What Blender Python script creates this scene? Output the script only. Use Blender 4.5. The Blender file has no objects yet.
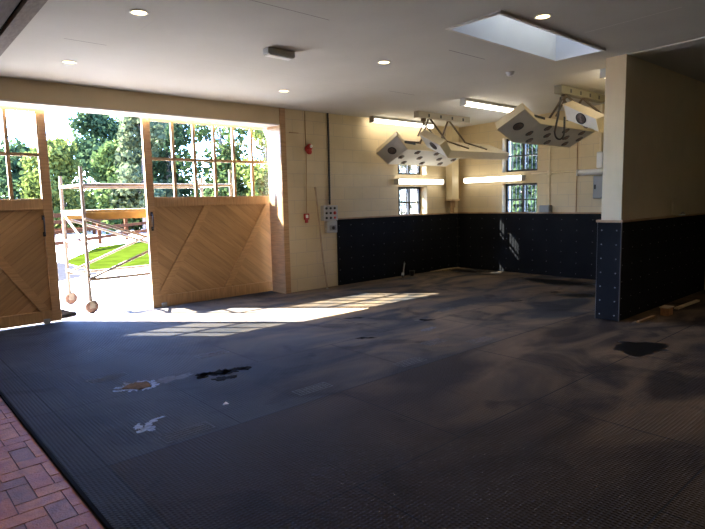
import bpy, bmesh, math, random
from mathutils import Vector, Matrix, noise
random.seed(7)
scene = bpy.context.scene
COL = scene.collection
PI = math.pi

# ---------------------------------------------------------------- materials
def new_mat(name):
    m = bpy.data.materials.new(name); m.use_nodes = True
    nt = m.node_tree; nt.nodes.clear()
    out = nt.nodes.new('ShaderNodeOutputMaterial')
    return m, nt, out
def N(nt, typ, **kw):
    n = nt.nodes.new(typ)
    for k, v in kw.items():
        if k in n.inputs: n.inputs[k].default_value = v
        else: setattr(n, k, v)
    return n
def ramp(nt, stops):
    r = nt.nodes.new('ShaderNodeValToRGB')
    el = r.color_ramp.elements
    while len(el) < len(stops): el.new(0.5)
    for e, (p, c) in zip(el, stops):
        e.position = p; e.color = (*c, 1) if len(c) == 3 else c
    return r
def mat(name, col, rough=0.6, metal=0.0, var=0.0, scale=8.0, bump=0.0, bscale=60.0, emit=None, spec=0.5, stretch=None, trans=0.0):
    m, nt, out = new_mat(name)
    b = N(nt, 'ShaderNodeBsdfPrincipled', Roughness=rough, Metallic=metal)
    b.inputs['Specular IOR Level'].default_value = spec
    if trans: b.inputs['Transmission Weight'].default_value = trans
    tc = N(nt, 'ShaderNodeTexCoord'); src = tc.outputs['Object']
    if stretch:
        mp = N(nt, 'ShaderNodeMapping'); mp.inputs['Scale'].default_value = stretch
        nt.links.new(src, mp.inputs['Vector']); src = mp.outputs['Vector']
    if var:
        nz = N(nt, 'ShaderNodeTexNoise', Scale=scale, Detail=5.0)
        nt.links.new(src, nz.inputs['Vector'])
        lo = tuple(c*(1-var) for c in col); hi = tuple(min(1, c*(1+var)) for c in col)
        r = ramp(nt, [(0.3, lo), (0.7, hi)])
        nt.links.new(nz.outputs['Fac'], r.inputs['Fac']); nt.links.new(r.outputs['Color'], b.inputs['Base Color'])
    else:
        b.inputs['Base Color'].default_value = (*col, 1)
    if bump:
        nb = N(nt, 'ShaderNodeTexNoise', Scale=bscale, Detail=4.0)
        nt.links.new(src, nb.inputs['Vector'])
        bp = N(nt, 'ShaderNodeBump', Strength=bump, Distance=0.01)
        nt.links.new(nb.outputs['Fac'], bp.inputs['Height']); nt.links.new(bp.outputs['Normal'], b.inputs['Normal'])
    if emit:
        b.inputs['Emission Color'].default_value = (*emit[:3], 1); b.inputs['Emission Strength'].default_value = emit[3]
    nt.links.new(b.outputs['BSDF'], out.inputs['Surface'])
    return m
def masonry(name, c1, c2, mortar, bw, bh, axes, msize=0.008, rough=0.7, bumps=0.5, tint=0.0, offset=0.5):
    """brick pattern laid on the two named world axes"""
    m, nt, out = new_mat(name)
    b = N(nt, 'ShaderNodeBsdfPrincipled', Roughness=rough)
    g = N(nt, 'ShaderNodeNewGeometry'); s = N(nt, 'ShaderNodeSeparateXYZ'); c = N(nt, 'ShaderNodeCombineXYZ')
    nt.links.new(g.outputs['Position'], s.inputs[0])
    nt.links.new(s.outputs[axes[0]], c.inputs['X']); nt.links.new(s.outputs[axes[1]], c.inputs['Y'])
    br = N(nt, 'ShaderNodeTexBrick', Scale=1.0)
    br.offset = offset
    br.inputs['Color1'].default_value = (*c1, 1); br.inputs['Color2'].default_value = (*c2, 1); br.inputs['Mortar'].default_value = (*mortar, 1)
    br.inputs['Mortar Size'].default_value = msize; br.inputs['Mortar Smooth'].default_value = 0.3
    br.inputs['Brick Width'].default_value = bw; br.inputs['Row Height'].default_value = bh
    nt.links.new(c.outputs[0], br.inputs['Vector'])
    nz = N(nt, 'ShaderNodeTexNoise', Scale=3.0, Detail=6.0); nt.links.new(g.outputs['Position'], nz.inputs['Vector'])
    mx = N(nt, 'ShaderNodeMix', data_type='RGBA', blend_type='MULTIPLY')
    mx.inputs[0].default_value = 1.0
    r = ramp(nt, [(0.25, (1-tint,)*3), (0.75, (1, 1, 1))])
    nt.links.new(nz.outputs['Fac'], r.inputs['Fac'])
    nt.links.new(br.outputs['Color'], mx.inputs[6]); nt.links.new(r.outputs['Color'], mx.inputs[7])
    nt.links.new(mx.outputs[2], b.inputs['Base Color'])
    inv = N(nt, 'ShaderNodeMath', operation='SUBTRACT'); inv.inputs[0].default_value = 1.0
    nt.links.new(br.outputs['Fac'], inv.inputs[1])
    fz = N(nt, 'ShaderNodeTexNoise', Scale=90.0, Detail=3.0); nt.links.new(g.outputs['Position'], fz.inputs['Vector'])
    ad = N(nt, 'ShaderNodeMath', operation='MULTIPLY_ADD'); ad.inputs[1].default_value = 0.25
    nt.links.new(fz.outputs['Fac'], ad.inputs[0]); nt.links.new(inv.outputs[0], ad.inputs[2])
    bp = N(nt, 'ShaderNodeBump', Strength=bumps, Distance=0.006)
    nt.links.new(ad.outputs[0], bp.inputs['Height']); nt.links.new(bp.outputs['Normal'], b.inputs['Normal'])
    nt.links.new(b.outputs['BSDF'], out.inputs['Surface'])
    return m

M = {}
CREAM = (0.63, 0.515, 0.325)
M['block_xz'] = masonry('painted_block_long_wall', CREAM, (0.605, 0.495, 0.31), (0.50, 0.42, 0.30), 0.45, 0.225, 'XZ', 0.005, 0.75, 0.45, 0.10)
M['block_yz'] = masonry('painted_block_end_wall', CREAM, (0.605, 0.495, 0.31), (0.50, 0.42, 0.30), 0.45, 0.225, 'YZ', 0.005, 0.75, 0.45, 0.10)
M['cream_plaster'] = mat('cream_plaster', (0.60, 0.485, 0.31), 0.8, var=0.05, scale=2.5, bump=0.08, bscale=120)
M['white_plaster'] = mat('white_plaster', (0.62, 0.59, 0.54), 0.85, var=0.04, scale=2.0)
M['brick_paving'] = masonry('red_brick_paving', (0.40, 0.12, 0.05), (0.25, 0.08, 0.042), (0.035, 0.022, 0.018), 0.225, 0.112, 'XY', 0.006, 0.75, 1.0, 0.45)
M['mortar'] = mat('dark_brick_joint', (0.03, 0.018, 0.014), 0.9)
M['brick_a'] = mat('orange_brick', (0.33, 0.11, 0.024), 0.7, var=0.3, scale=14, bump=0.4, bscale=80)
M['brick_b'] = mat('red_brick', (0.27, 0.083, 0.021), 0.7, var=0.3, scale=14, bump=0.4, bscale=80)
M['brick_c'] = mat('brown_brick', (0.18, 0.068, 0.022), 0.7, var=0.3, scale=14, bump=0.4, bscale=80)
M['wood'] = mat('varnished_door_timber', (0.40, 0.235, 0.11), 0.45, var=0.22, scale=3.0, stretch=(1.5, 1.5, 14), bump=0.05, bscale=20)
M['wood_h'] = mat('varnished_rail_timber', (0.40, 0.235, 0.11), 0.45, var=0.22, scale=3.0, stretch=(14, 1.5, 1.5), bump=0.05, bscale=20)
M['cap_wood'] = mat('dado_cap_timber', (0.35, 0.21, 0.10), 0.5, var=0.25, scale=6)
M['pale_wood'] = mat('pale_timber', (0.50, 0.36, 0.20), 0.6, var=0.25, scale=9)
M['broom_wood'] = mat('broom_handle_timber', (0.42, 0.31, 0.19), 0.6, var=0.2, scale=9)
M['black_metal'] = mat('black_iron', (0.015, 0.014, 0.014), 0.45, 0.6)
M['dark_frame'] = mat('dark_window_frame', (0.02, 0.019, 0.02), 0.5)
M['grey_metal'] = mat('grey_metal', (0.30, 0.30, 0.29), 0.45, 0.3)
M['galv'] = mat('weathered_scaffold_steel', (0.115, 0.095, 0.072), 0.6, 0.1, spec=0.2, var=0.25, scale=14)
M['grey_plastic'] = mat('grey_plastic', (0.42, 0.42, 0.40), 0.5)
M['mid_grey'] = mat('mid_grey_plastic', (0.24, 0.25, 0.25), 0.5)
M['white_plastic'] = mat('white_plastic', (0.72, 0.72, 0.70), 0.4)
M['cream_plastic'] = mat('cream_enamel_casing', (0.66, 0.56, 0.36), 0.45, var=0.05, scale=4)
M['heater_white'] = mat('off_white_lamp_panel', (0.53, 0.515, 0.48), 0.5, var=0.05, scale=6)
M['black_plastic'] = mat('black_plastic', (0.02, 0.02, 0.02), 0.45)
M['lamp_glass'] = mat('dark_red_lamp_glass', (0.20, 0.15, 0.13), 0.2)
M['red'] = mat('red_plastic', (0.42, 0.025, 0.02), 0.35)
M['rubber_shoe'] = mat('grey_shoe_fabric', (0.024, 0.022, 0.022), 0.9, var=0.3, scale=40, spec=0.0)
M['shoe_sole'] = mat('dark_shoe_sole', (0.008, 0.008, 0.008), 0.9, spec=0.0)
M['lace'] = mat('pale_laces', (0.06, 0.06, 0.057), 0.9, spec=0.0)
M['grass'] = mat('lawn', (0.0125, 0.0185, 0.0016), 1.0, var=0.3, scale=2.0, bump=0.4, bscale=40, spec=0.0)
M['concrete'] = mat('pale_concrete_yard', (0.36, 0.345, 0.33), 0.85, var=0.12, scale=1.5, bump=0.1, bscale=30)
M['sand'] = mat('pale_sand_arena', (0.5, 0.46, 0.40), 0.95, var=0.08, scale=0.4)
M['path'] = mat('grey_tarmac_path', (0.016, 0.016, 0.0175), 1.0, var=0.2, scale=6, spec=0.0)
M['fence'] = mat('red_brown_fence_timber', (0.040, 0.0135, 0.0045), 0.9, spec=0.05, var=0.25, scale=5)
M['yellow_board'] = mat('yellow_scaffold_board', (0.16, 0.095, 0.016), 0.7, var=0.25, scale=6)
M['rust_wheel'] = mat('rusty_castor_wheel', (0.065, 0.028, 0.014), 0.7, var=0.5, scale=30)
M['bark'] = mat('tree_bark', (0.09, 0.07, 0.055), 0.9, var=0.3, scale=8)
M['pale_bark'] = mat('pale_bark', (0.42, 0.38, 0.34), 0.9, var=0.3, scale=8)
M['car_paint'] = mat('white_car_paint', (0.75, 0.75, 0.76), 0.25)
M['car_glass'] = mat('tinted_car_glass', (0.03, 0.035, 0.04), 0.1)
M['tyre'] = mat('tyre_rubber', (0.02, 0.02, 0.02), 0.8)
M['dust_brown'] = mat('brown_dirt', (0.095, 0.052, 0.018), 0.95, var=0.4, scale=25, spec=0.05)
M['tan_dust'] = mat('tan_sawdust', (0.26, 0.18, 0.09), 0.95, var=0.3, scale=25, bump=0.3, bscale=60)
M['blue_white'] = mat('chalky_white_stain', (0.26, 0.29, 0.34), 0.9, var=0.4, scale=28, spec=0.05)
M['wet'] = mat('wet_or_shadow_black', (0.006, 0.0055, 0.005), 0.45, spec=0.12)
M['hole_black'] = mat('exposed_black_underlay', (0.005, 0.004, 0.0035), 0.9, spec=0.03)
M['plate'] = mat('worn_embossed_rubber', (0.095, 0.092, 0.092), 0.9, var=0.3, scale=30, spec=0.03)
M['shaded_soffit'] = mat('passage_shaded_board', (0.16, 0.14, 0.135), 0.85, spec=0.08, var=0.15, scale=5, stretch=(10, 1, 1))  # dark tone carries the shade of the dimly lit passage ceiling
M['ceiling_grey_board'] = mat('grey_edge_board', (0.22, 0.195, 0.185), 0.85, spec=0.08, var=0.15, scale=6, stretch=(8, 2, 1))
M['paper'] = mat('pale_scrap', (0.7, 0.7, 0.7), 0.8)
M['copper_tag'] = mat('orange_brown_block', (0.30, 0.13, 0.04), 0.5, var=0.3, scale=30)

M['rail_olive'] = mat('olive_grey_rail', (0.20, 0.18, 0.11), 0.5)
M['rail_grey'] = mat('beige_grey_rail', (0.34, 0.30, 0.23), 0.5)
M['rod'] = mat('brown_painted_rod', (0.10, 0.07, 0.04), 0.45, 0.2)
# emitters: real lamps only
def emitter(name, col, s):
    m, nt, out = new_mat(name)
    e = N(nt, 'ShaderNodeEmission', Strength=s); e.inputs['Color'].default_value = (*col, 1)
    nt.links.new(e.outputs[0], out.inputs['Surface']); return m
M['tube'] = emitter('lit_tube_diffuser', (1.0, 0.90, 0.72), 5.5)
M['down'] = emitter('lit_downlight_lamp', (1.0, 0.74, 0.40), 4.0)

# window glass: thin clear pane, lets light through
def glass(name, tint=(1, 1, 1), refl=0.06):
    m, nt, out = new_mat(name)
    t = N(nt, 'ShaderNodeBsdfTransparent'); t.inputs['Color'].default_value = (*tint, 1)
    g = N(nt, 'ShaderNodeBsdfGlossy', Roughness=0.02)
    f = N(nt, 'ShaderNodeFresnel', IOR=1.45)
    mu = N(nt, 'ShaderNodeMath', operation='MULTIPLY'); mu.inputs[1].default_value = 0.7
    mx = N(nt, 'ShaderNodeMixShader')
    nt.links.new(f.outputs[0], mu.inputs[0]); nt.links.new(mu.outputs[0], mx.inputs[0])
    nt.links.new(t.outputs[0], mx.inputs[1]); nt.links.new(g.outputs[0], mx.inputs[2])
    nt.links.new(mx.outputs[0], out.inputs['Surface']); return m
M['glass'] = glass('clear_glass', (0.95, 0.97, 0.96))
M['skylight_glass'] = glass('dirty_skylight_glass', (0.5, 0.53, 0.51))

# leaves
def leaf(name, a, b):
    m, nt, out = new_mat(name)
    g = N(nt, 'ShaderNodeNewGeometry')
    nz = N(nt, 'ShaderNodeTexNoise', Scale=0.9, Detail=4.0)
    nt.links.new(g.outputs['Position'], nz.inputs['Vector'])
    ad = N(nt, 'ShaderNodeMath', operation='MULTIPLY_ADD'); ad.inputs[1].default_value = 0.5; 
    nt.links.new(g.outputs['Random Per Island'], ad.inputs[0]); nt.links.new(nz.outputs['Fac'], ad.inputs[2])
    r = ramp(nt, [(0.45, a), (1.0, b)])
    nt.links.new(ad.outputs[0], r.inputs['Fac'])
    d = N(nt, 'ShaderNodeBsdfDiffuse'); t = N(nt, 'ShaderNodeBsdfTranslucent')
    nt.links.new(r.outputs['Color'], d.inputs['Color']); nt.links.new(r.outputs['Color'], t.inputs['Color'])
    mx = N(nt, 'ShaderNodeMixShader'); mx.inputs[0].default_value = 0.35
    nt.links.new(d.outputs[0], mx.inputs[1]); nt.links.new(t.outputs[0], mx.inputs[2])
    nt.links.new(mx.outputs[0], out.inputs['Surface']); return m
M['leaf_dark'] = leaf('dark_green_leaves', (0.012, 0.025, 0.012), (0.04, 0.062, 0.026))
M['leaf_mid'] = leaf('mid_green_leaves', (0.02, 0.036, 0.011), (0.065, 0.092, 0.028))
M['leaf_yellow'] = leaf('yellow_green_leaves', (0.033, 0.046, 0.012), (0.11, 0.13, 0.033))
M['leaf_pale'] = leaf('pale_grey_green_leaves', (0.026, 0.036, 0.018), (0.075, 0.09, 0.045))

# rubber mat floor
def rubber_floor():
    m, nt, out = new_mat('ribbed_rubber_matting')
    b = N(nt, 'ShaderNodeBsdfPrincipled', Roughness=0.8)
    b.inputs['Specular IOR Level'].default_value = 0.08
    g = N(nt, 'ShaderNodeNewGeometry'); P = g.outputs['Position']
    def nzz(scale, detail=6.0, dist=0.0, st=None):
        src = P
        if st:
            mp = N(nt, 'ShaderNodeMapping'); mp.inputs['Scale'].default_value = st; mp.inputs['Rotation'].default_value = (0, 0, 0.5)
            nt.links.new(P, mp.inputs['Vector']); src = mp.outputs['Vector']
        n = N(nt, 'ShaderNodeTexNoise', Scale=scale, Detail=detail, Distortion=dist); nt.links.new(src, n.inputs['Vector']); return n.outputs['Fac']
    def rp(src, stops):
        r = ramp(nt, stops); nt.links.new(src, r.inputs['Fac']); return r.outputs['Color']
    def mix(a, bb, f, bt='MIX'):
        x = N(nt, 'ShaderNodeMix', data_type='RGBA', blend_type=bt)
        for s, i in ((a, 6), (bb, 7)):
            if isinstance(s, tuple): x.inputs[i].default_value = (*s, 1)
            else: nt.links.new(s, x.inputs[i])
        if isinstance(f, float): x.inputs[0].default_value = f
        else: nt.links.new(f, x.inputs[0])
        return x.outputs[2]
    base = rp(nzz(0.9, 8.0, 0.6), [(0.30, (0.020, 0.0200, 0.0203)), (0.72, (0.048, 0.047, 0.0465))])
    # dried brown dust towards the wash bays
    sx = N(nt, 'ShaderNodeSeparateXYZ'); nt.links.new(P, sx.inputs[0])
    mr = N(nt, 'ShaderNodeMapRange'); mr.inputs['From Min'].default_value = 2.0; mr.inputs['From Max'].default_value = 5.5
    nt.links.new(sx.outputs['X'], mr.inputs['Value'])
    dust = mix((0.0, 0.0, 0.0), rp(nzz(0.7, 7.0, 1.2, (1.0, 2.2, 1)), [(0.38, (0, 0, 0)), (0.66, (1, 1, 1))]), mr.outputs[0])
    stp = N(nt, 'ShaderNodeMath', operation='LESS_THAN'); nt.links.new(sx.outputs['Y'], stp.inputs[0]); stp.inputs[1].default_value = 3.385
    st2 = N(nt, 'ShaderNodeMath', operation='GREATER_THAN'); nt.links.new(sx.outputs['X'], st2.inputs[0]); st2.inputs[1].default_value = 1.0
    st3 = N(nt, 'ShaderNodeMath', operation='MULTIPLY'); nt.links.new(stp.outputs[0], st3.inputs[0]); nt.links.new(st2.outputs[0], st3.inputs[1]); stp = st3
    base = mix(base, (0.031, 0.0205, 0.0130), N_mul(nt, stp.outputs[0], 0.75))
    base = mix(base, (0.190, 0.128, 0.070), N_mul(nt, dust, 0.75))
    wet = rp(nzz(1.3, 6.0, 1.5), [(0.56, (0, 0, 0)), (0.70, (1, 1, 1))])
    base = mix(base, (0.010, 0.009, 0.009), N_mul(nt, wet, 0.6))
    # mat joints
    def seam(out_, pos, w):
        a = N(nt, 'ShaderNodeMath', operation='SUBTRACT'); nt.links.new(out_, a.inputs[0]); a.inputs[1].default_value = pos
        c = N(nt, 'ShaderNodeMath', operation='ABSOLUTE'); nt.links.new(a.outputs[0], c.inputs[0])
        d = N(nt, 'ShaderNodeMath', operation='LESS_THAN'); nt.links.new(c.outputs[0], d.inputs[0]); d.inputs[1].default_value = w
        return d.outputs[0]
    br = N(nt, 'ShaderNodeTexBrick', Scale=1.0); br.offset = 0.5
    br.inputs['Brick Width'].default_value = 1.83; br.inputs['Row Height'].default_value = 1.22
    br.inputs['Mortar Size'].default_value = 0.005; br.inputs['Mortar Smooth'].default_value = 0.0
    mp = N(nt, 'ShaderNodeMapping'); mp.inputs['Location'].default_value = (-1.0, -3.38, 0)
    nt.links.new(P, mp.inputs['Vector']); nt.links.new(mp.outputs['Vector'], br.inputs['Vector'])
    s1 = N(nt, 'ShaderNodeMath', operation='MAXIMUM')
    nt.links.new(br.outputs['Fac'], s1.inputs[0]); nt.links.new(seam(sx.outputs['X'], 1.0, 0.006), s1.inputs[1])
    base = mix(base, (0.018, 0.017, 0.017), s1.outputs[0])
    nt.links.new(base, b.inputs['Base Color'])
    # rib pattern
    w1 = N(nt, 'ShaderNodeTexWave', Scale=13.0); w1.bands_direction = 'X'
    w2 = N(nt, 'ShaderNodeTexWave', Scale=13.0); w2.bands_direction = 'Y'
    nt.links.new(P, w1.inputs['Vector']); nt.links.new(P, w2.inputs['Vector'])
    ad = N(nt, 'ShaderNodeMath', operation='MULTIPLY'); nt.links.new(w1.outputs['Fac'], ad.inputs[0]); nt.links.new(w2.outputs['Fac'], ad.inputs[1])
    a2 = N(nt, 'ShaderNodeMath', operation='SUBTRACT'); nt.links.new(ad.outputs[0], a2.inputs[0]); nt.links.new(s1.outputs[0], a2.inputs[1])
    bp = N(nt, 'ShaderNodeBump', Strength=1.0, Distance=0.006)
    nt.links.new(a2.outputs[0], bp.inputs['Height']); nt.links.new(bp.outputs['Normal'], b.inputs['Normal'])
    nt.links.new(b.outputs['BSDF'], out.inputs['Surface']); return m
def N_mul(nt, sock, k):
    x = N(nt, 'ShaderNodeMath', operation='MULTIPLY'); nt.links.new(sock, x.inputs[0]); x.inputs[1].default_value = k
    return x.outputs[0]
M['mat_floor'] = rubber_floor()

# ceiling plaster with a few open board joints
def ceiling_mat():
    m, nt, out = new_mat('ceiling_board')
    b = N(nt, 'ShaderNodeBsdfPrincipled', Roughness=0.8)
    g = N(nt, 'ShaderNodeNewGeometry'); s = N(nt, 'ShaderNodeSeparateXYZ'); nt.links.new(g.outputs['Position'], s.inputs[0])
    nz = N(nt, 'ShaderNodeTexNoise', Scale=0.8, Detail=5.0); nt.links.new(g.outputs['Position'], nz.inputs['Vector'])
    r = ramp(nt, [(0.3, (0.46, 0.445, 0.41)), (0.7, (0.54, 0.525, 0.485))]); nt.links.new(nz.outputs['Fac'], r.inputs['Fac'])
    cur = r.outputs['Color']
    def band(o, lo, hi):
        a = N(nt, 'ShaderNodeMath', operation='GREATER_THAN'); nt.links.new(o, a.inputs[0]); a.inputs[1].default_value = lo
        c = N(nt, 'ShaderNodeMath', operation='LESS_THAN'); nt.links.new(o, c.inputs[0]); c.inputs[1].default_value = hi
        d = N(nt, 'ShaderNodeMath', operation='MULTIPLY'); nt.links.new(a.outputs[0], d.inputs[0]); nt.links.new(c.outputs[0], d.inputs[1])
        return d.outputs[0]
    joints = [(2.35, 3.35, 4.000, 4.008, 0.25), (1.63, 2.02, 5.845, 5.855, 0.3), (5.03, 5.70, 3.985, 3.998, 0.3), (6.0, 6.55, 5.85, 5.862, 0.3),
              (5.70, 5.708, 1.9, 2.80, 1.5), (2.10, 2.116, 4.2, 5.2, 0.95), (3.0, 5.9, 5.846, 5.852, 0.85)]
    for x0, x1, y0, y1, k in joints:
        d = N(nt, 'ShaderNodeMath', operation='MULTIPLY')
        nt.links.new(band(s.outputs['X'], x0, x1), d.inputs[0]); nt.links.new(band(s.outputs['Y'], y0, y1), d.inputs[1])
        x = N(nt, 'ShaderNodeMix', data_type='RGBA', blend_type='MIX')
        nt.links.new(d.outputs[0], x.inputs[0]); nt.links.new(cur, x.inputs[6]); x.inputs[7].default_value = (min(1, 0.5*k), min(1, 0.48*k), min(1, 0.45*k), 1)
        cur = x.outputs[2]
    nt.links.new(cur, b.inputs['Base Color']); nt.links.new(b.outputs['BSDF'], out.inputs['Surface']); return m
M['ceiling'] = ceiling_mat()

# black rubber dado sheet with a faint stud pattern
def dado_mat():
    m, nt, out = new_mat('black_rubber_wall_sheet')
    b = N(nt, 'ShaderNodeBsdfPrincipled', Roughness=0.7)
    b.inputs['Specular IOR Level'].default_value = 0.05
    g = N(nt, 'ShaderNodeNewGeometry')
    nz = N(nt, 'ShaderNodeTexNoise', Scale=2.0, Detail=6.0); nt.links.new(g.outputs['Position'], nz.inputs['Vector'])
    r = ramp(nt, [(0.3, (0.0065, 0.007, 0.008)), (0.75, (0.012, 0.0125, 0.014))]); nt.links.new(nz.outputs['Fac'], r.inputs['Fac'])
    nt.links.new(r.outputs['Color'], b.inputs['Base Color'])
    v = N(nt, 'ShaderNodeTexVoronoi', Scale=45.0); nt.links.new(g.outputs['Position'], v.inputs['Vector'])
    bp = N(nt, 'ShaderNodeBump', Strength=0.25, Distance=0.004); nt.links.new(v.outputs['Distance'], bp.inputs['Height']); nt.links.new(bp.outputs['Normal'], b.inputs['Normal'])
    nt.links.new(b.outputs['BSDF'], out.inputs['Surface']); return m
M['dado'] = dado_mat()
# chevron planks: diagonal boards
def plank_mat(name, sgn):
    m, nt, out = new_mat(name)
    b = N(nt, 'ShaderNodeBsdfPrincipled', Roughness=0.5)
    g = N(nt, 'ShaderNodeNewGeometry'); mp = N(nt, 'ShaderNodeMapping')
    mp.inputs['Rotation'].default_value = (0, sgn*math.radians(38), 0)
    nt.links.new(g.outputs['Position'], mp.inputs['Vector'])
    s = N(nt, 'ShaderNodeSeparateXYZ'); nt.links.new(mp.outputs['Vector'], s.inputs[0])
    c = N(nt, 'ShaderNodeCombineXYZ'); nt.links.new(s.outputs['X'], c.inputs['X']); nt.links.new(s.outputs['Z'], c.inputs['Y'])
    br = N(nt, 'ShaderNodeTexBrick', Scale=1.0); br.offset = 0.0
    br.inputs['Color1'].default_value = (0.43, 0.255, 0.12, 1); br.inputs['Color2'].default_value = (0.34, 0.20, 0.092, 1); br.inputs['Mortar'].default_value = (0.27, 0.155, 0.07, 1)
    br.inputs['Brick Width'].default_value = 40.0; br.inputs['Row Height'].default_value = 0.125; br.inputs['Mortar Size'].default_value = 0.003
    nt.links.new(c.outputs[0], br.inputs['Vector'])
    m2 = N(nt, 'ShaderNodeMapping'); m2.inputs['Scale'].default_value = (1.2, 1, 16); nt.links.new(mp.outputs['Vector'], m2.inputs['Vector'])
    nz = N(nt, 'ShaderNodeTexNoise', Scale=2.5, Detail=5.0); nt.links.new(m2.outputs['Vector'], nz.inputs['Vector'])
    r = ramp(nt, [(0.3, (0.8, 0.8, 0.8)), (0.7, (1.1, 1.1, 1.1))]); nt.links.new(nz.outputs['Fac'], r.inputs['Fac'])
    x = N(nt, 'ShaderNodeMix', data_type='RGBA', blend_type='MULTIPLY'); x.inputs[0].default_value = 1.0
    nt.links.new(br.outputs['Color'], x.inputs[6]); nt.links.new(r.outputs['Color'], x.inputs[7])
    nt.links.new(x.outputs[2], b.inputs['Base Color'])
    inv = N(nt, 'ShaderNodeMath', operation='SUBTRACT'); inv.inputs[0].default_value = 1.0; nt.links.new(br.outputs['Fac'], inv.inputs[1])
    bp = N(nt, 'ShaderNodeBump', Strength=0.5, Distance=0.004); nt.links.new(inv.outputs[0], bp.inputs['Height']); nt.links.new(bp.outputs['Normal'], b.inputs['Normal'])
    nt.links.new(b.outputs['BSDF'], out.inputs['Surface']); return m
M['plank_down'] = plank_mat('diagonal_planks_rising_right', 1)
M['plank_up'] = plank_mat('diagonal_planks_falling_right', -1)

# ---------------------------------------------------------------- mesh builder
class MB:
    def __init__(s): s.v = []; s.f = []; s.mi = []; s.sm = []
    def add(s, vs, fs, mi=0, smooth=False):
        o = len(s.v); s.v += [tuple(p) for p in vs]
        for f in fs: s.f.append([o+i for i in f]); s.mi.append(mi); s.sm.append(smooth)
        return s
    def box(s, x0, x1, y0, y1, z0, z1, mi=0, bev=0.0):
        if bev <= 0:
            vs = [(x, y, z) for x in (x0, x1) for y in (y0, y1) for z in (z0, z1)]
            fs = [(0, 1, 3, 2), (4, 6, 7, 5), (0, 4, 5, 1), (2, 3, 7, 6), (0, 2, 6, 4), (1, 5, 7, 3)]
            return s.add(vs, fs, mi)
        return s.bm_add(x0, x1, y0, y1, z0, z1, mi, bev)
    def bm_add(s, x0, x1, y0, y1, z0, z1, mi, bev):
        bm = bmesh.new(); bmesh.ops.create_cube(bm, size=1.0)
        for v in bm.verts:
            v.co = Vector(((x0+x1)/2+v.co.x*(x1-x0), (y0+y1)/2+v.co.y*(y1-y0), (z0+z1)/2+v.co.z*(z1-z0)))
        bev = min(bev, 0.45*min(x1-x0, y1-y0, z1-z0))
        bmesh.ops.bevel(bm, geom=list(bm.edges), offset=bev, segments=2, affect='EDGES', profile=0.5)
        bm.verts.index_update()
        s.add([v.co[:] for v in bm.verts], [[v.index for v in f.verts] for f in bm.faces], mi); bm.free(); return s
    def bar(s, a, b, w, h, mi=0, up=(0, 0, 1)):
        """rectangular bar from a to b, w across, h along 'up'"""
        a = Vector(a); b = Vector(b); d = (b-a).normalized(); u = Vector(up); sd = d.cross(u)
        if sd.length < 1e-4: sd = d.cross(Vector((1, 0, 0)))
        sd.normalize(); u = sd.cross(d).normalized()
        vs = []
        for p in (a, b):
            for i, j in ((-1, -1), (1, -1), (1, 1), (-1, 1)): vs.append(p+sd*(w/2*i)+u*(h/2*j))
        return s.add(vs, [(0, 1, 2, 3), (7, 6, 5, 4), (0, 4, 5, 1), (1, 5, 6, 2), (2, 6, 7, 3), (3, 7, 4, 0)], mi)
    def tube(s, pts, r, n=10, mi=0, cap=True):
        pts = [Vector(p) for p in pts]; rs = r if isinstance(r, (list, tuple)) else [r]*len(pts)
        rings = []; prev = None
        for i, p in enumerate(pts):
            d = (pts[min(i+1, len(pts)-1)]-pts[max(i-1, 0)]).normalized()
            ref = prev if prev is not None else (Vector((0, 0, 1)) if abs(d.z) < 0.9 else Vector((1, 0, 0)))
            x = (ref-d*ref.dot(d)).normalized(); prev = x; y = d.cross(x)
            rings.append([p+(x*math.cos(2*PI*k/n)+y*math.sin(2*PI*k/n))*rs[i] for k in range(n)])
        vs = [q for rg in rings for q in rg]; fs = []
        for i in range(len(pts)-1):
            for k in range(n): fs.append((i*n+k, i*n+(k+1) % n, (i+1)*n+(k+1) % n, (i+1)*n+k))
        s.add(vs, fs, mi, True)
        if cap:
            s.add(rings[0], [tuple(range(n))[::-1]], mi); s.add(rings[-1], [tuple(range(n))], mi)
        return s
    def lathe(s, o, axis, prof, n=24, mi=0):
        """prof: list of (radius, height along axis)"""
        o = Vector(o); d = Vector(axis).normalized(); x = d.orthogonal().normalized(); y = d.cross(x)
        vs = []; fs = []
        for r, h in prof:
            for k in range(n): vs.append(o+d*h+(x*math.cos(2*PI*k/n)+y*math.sin(2*PI*k/n))*max(r, 1e-4))
        for i in range(len(prof)-1):
            for k in range(n): fs.append((i*n+k, i*n+(k+1) % n, (i+1)*n+(k+1) % n, (i+1)*n+k))
        return s.add(vs, fs, mi, True)
    def prism(s, poly, z0, z1, mi=0):
        n = len(poly); vs = [(x, y, z0) for x, y in poly]+[(x, y, z1) for x, y in poly]
        fs = [tuple(range(n))[::-1], tuple(range(n, 2*n))]+[(i, (i+1) % n, n+(i+1) % n, n+i) for i in range(n)]
        return s.add(vs, fs, mi)
    def build(s, name, mats, parent=None, org=None):
        me = bpy.data.meshes.new(name); 
        if not isinstance(mats, (list, tuple)): mats = [mats]
        off = Vector(org) if org is not None else Vector((0, 0, 0))
        base = parent.matrix_world_loc if False else None
        me.from_pydata([tuple(Vector(v)-off) for v in s.v], [], s.f)
        for m in mats: me.materials.append(m)
        me.polygons.foreach_set('material_index', s.mi); me.polygons.foreach_set('use_smooth', s.sm)
        bm = bmesh.new(); bm.from_mesh(me); bmesh.ops.recalc_face_normals(bm, faces=bm.faces); bm.to_mesh(me); bm.free()
        me.update()
        o = bpy.data.objects.new(name, me); COL.objects.link(o)
        if org is not None: o.location = off
        if parent is not None:
            o.parent = parent
        return o
ROOTS = {}
def tag(o, label=None, cat=None, group=None, kind=None):
    if label: o['label'] = label
    if cat: o['category'] = cat
    if group: o['group'] = group
    if kind: o['kind'] = kind
    return o
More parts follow.
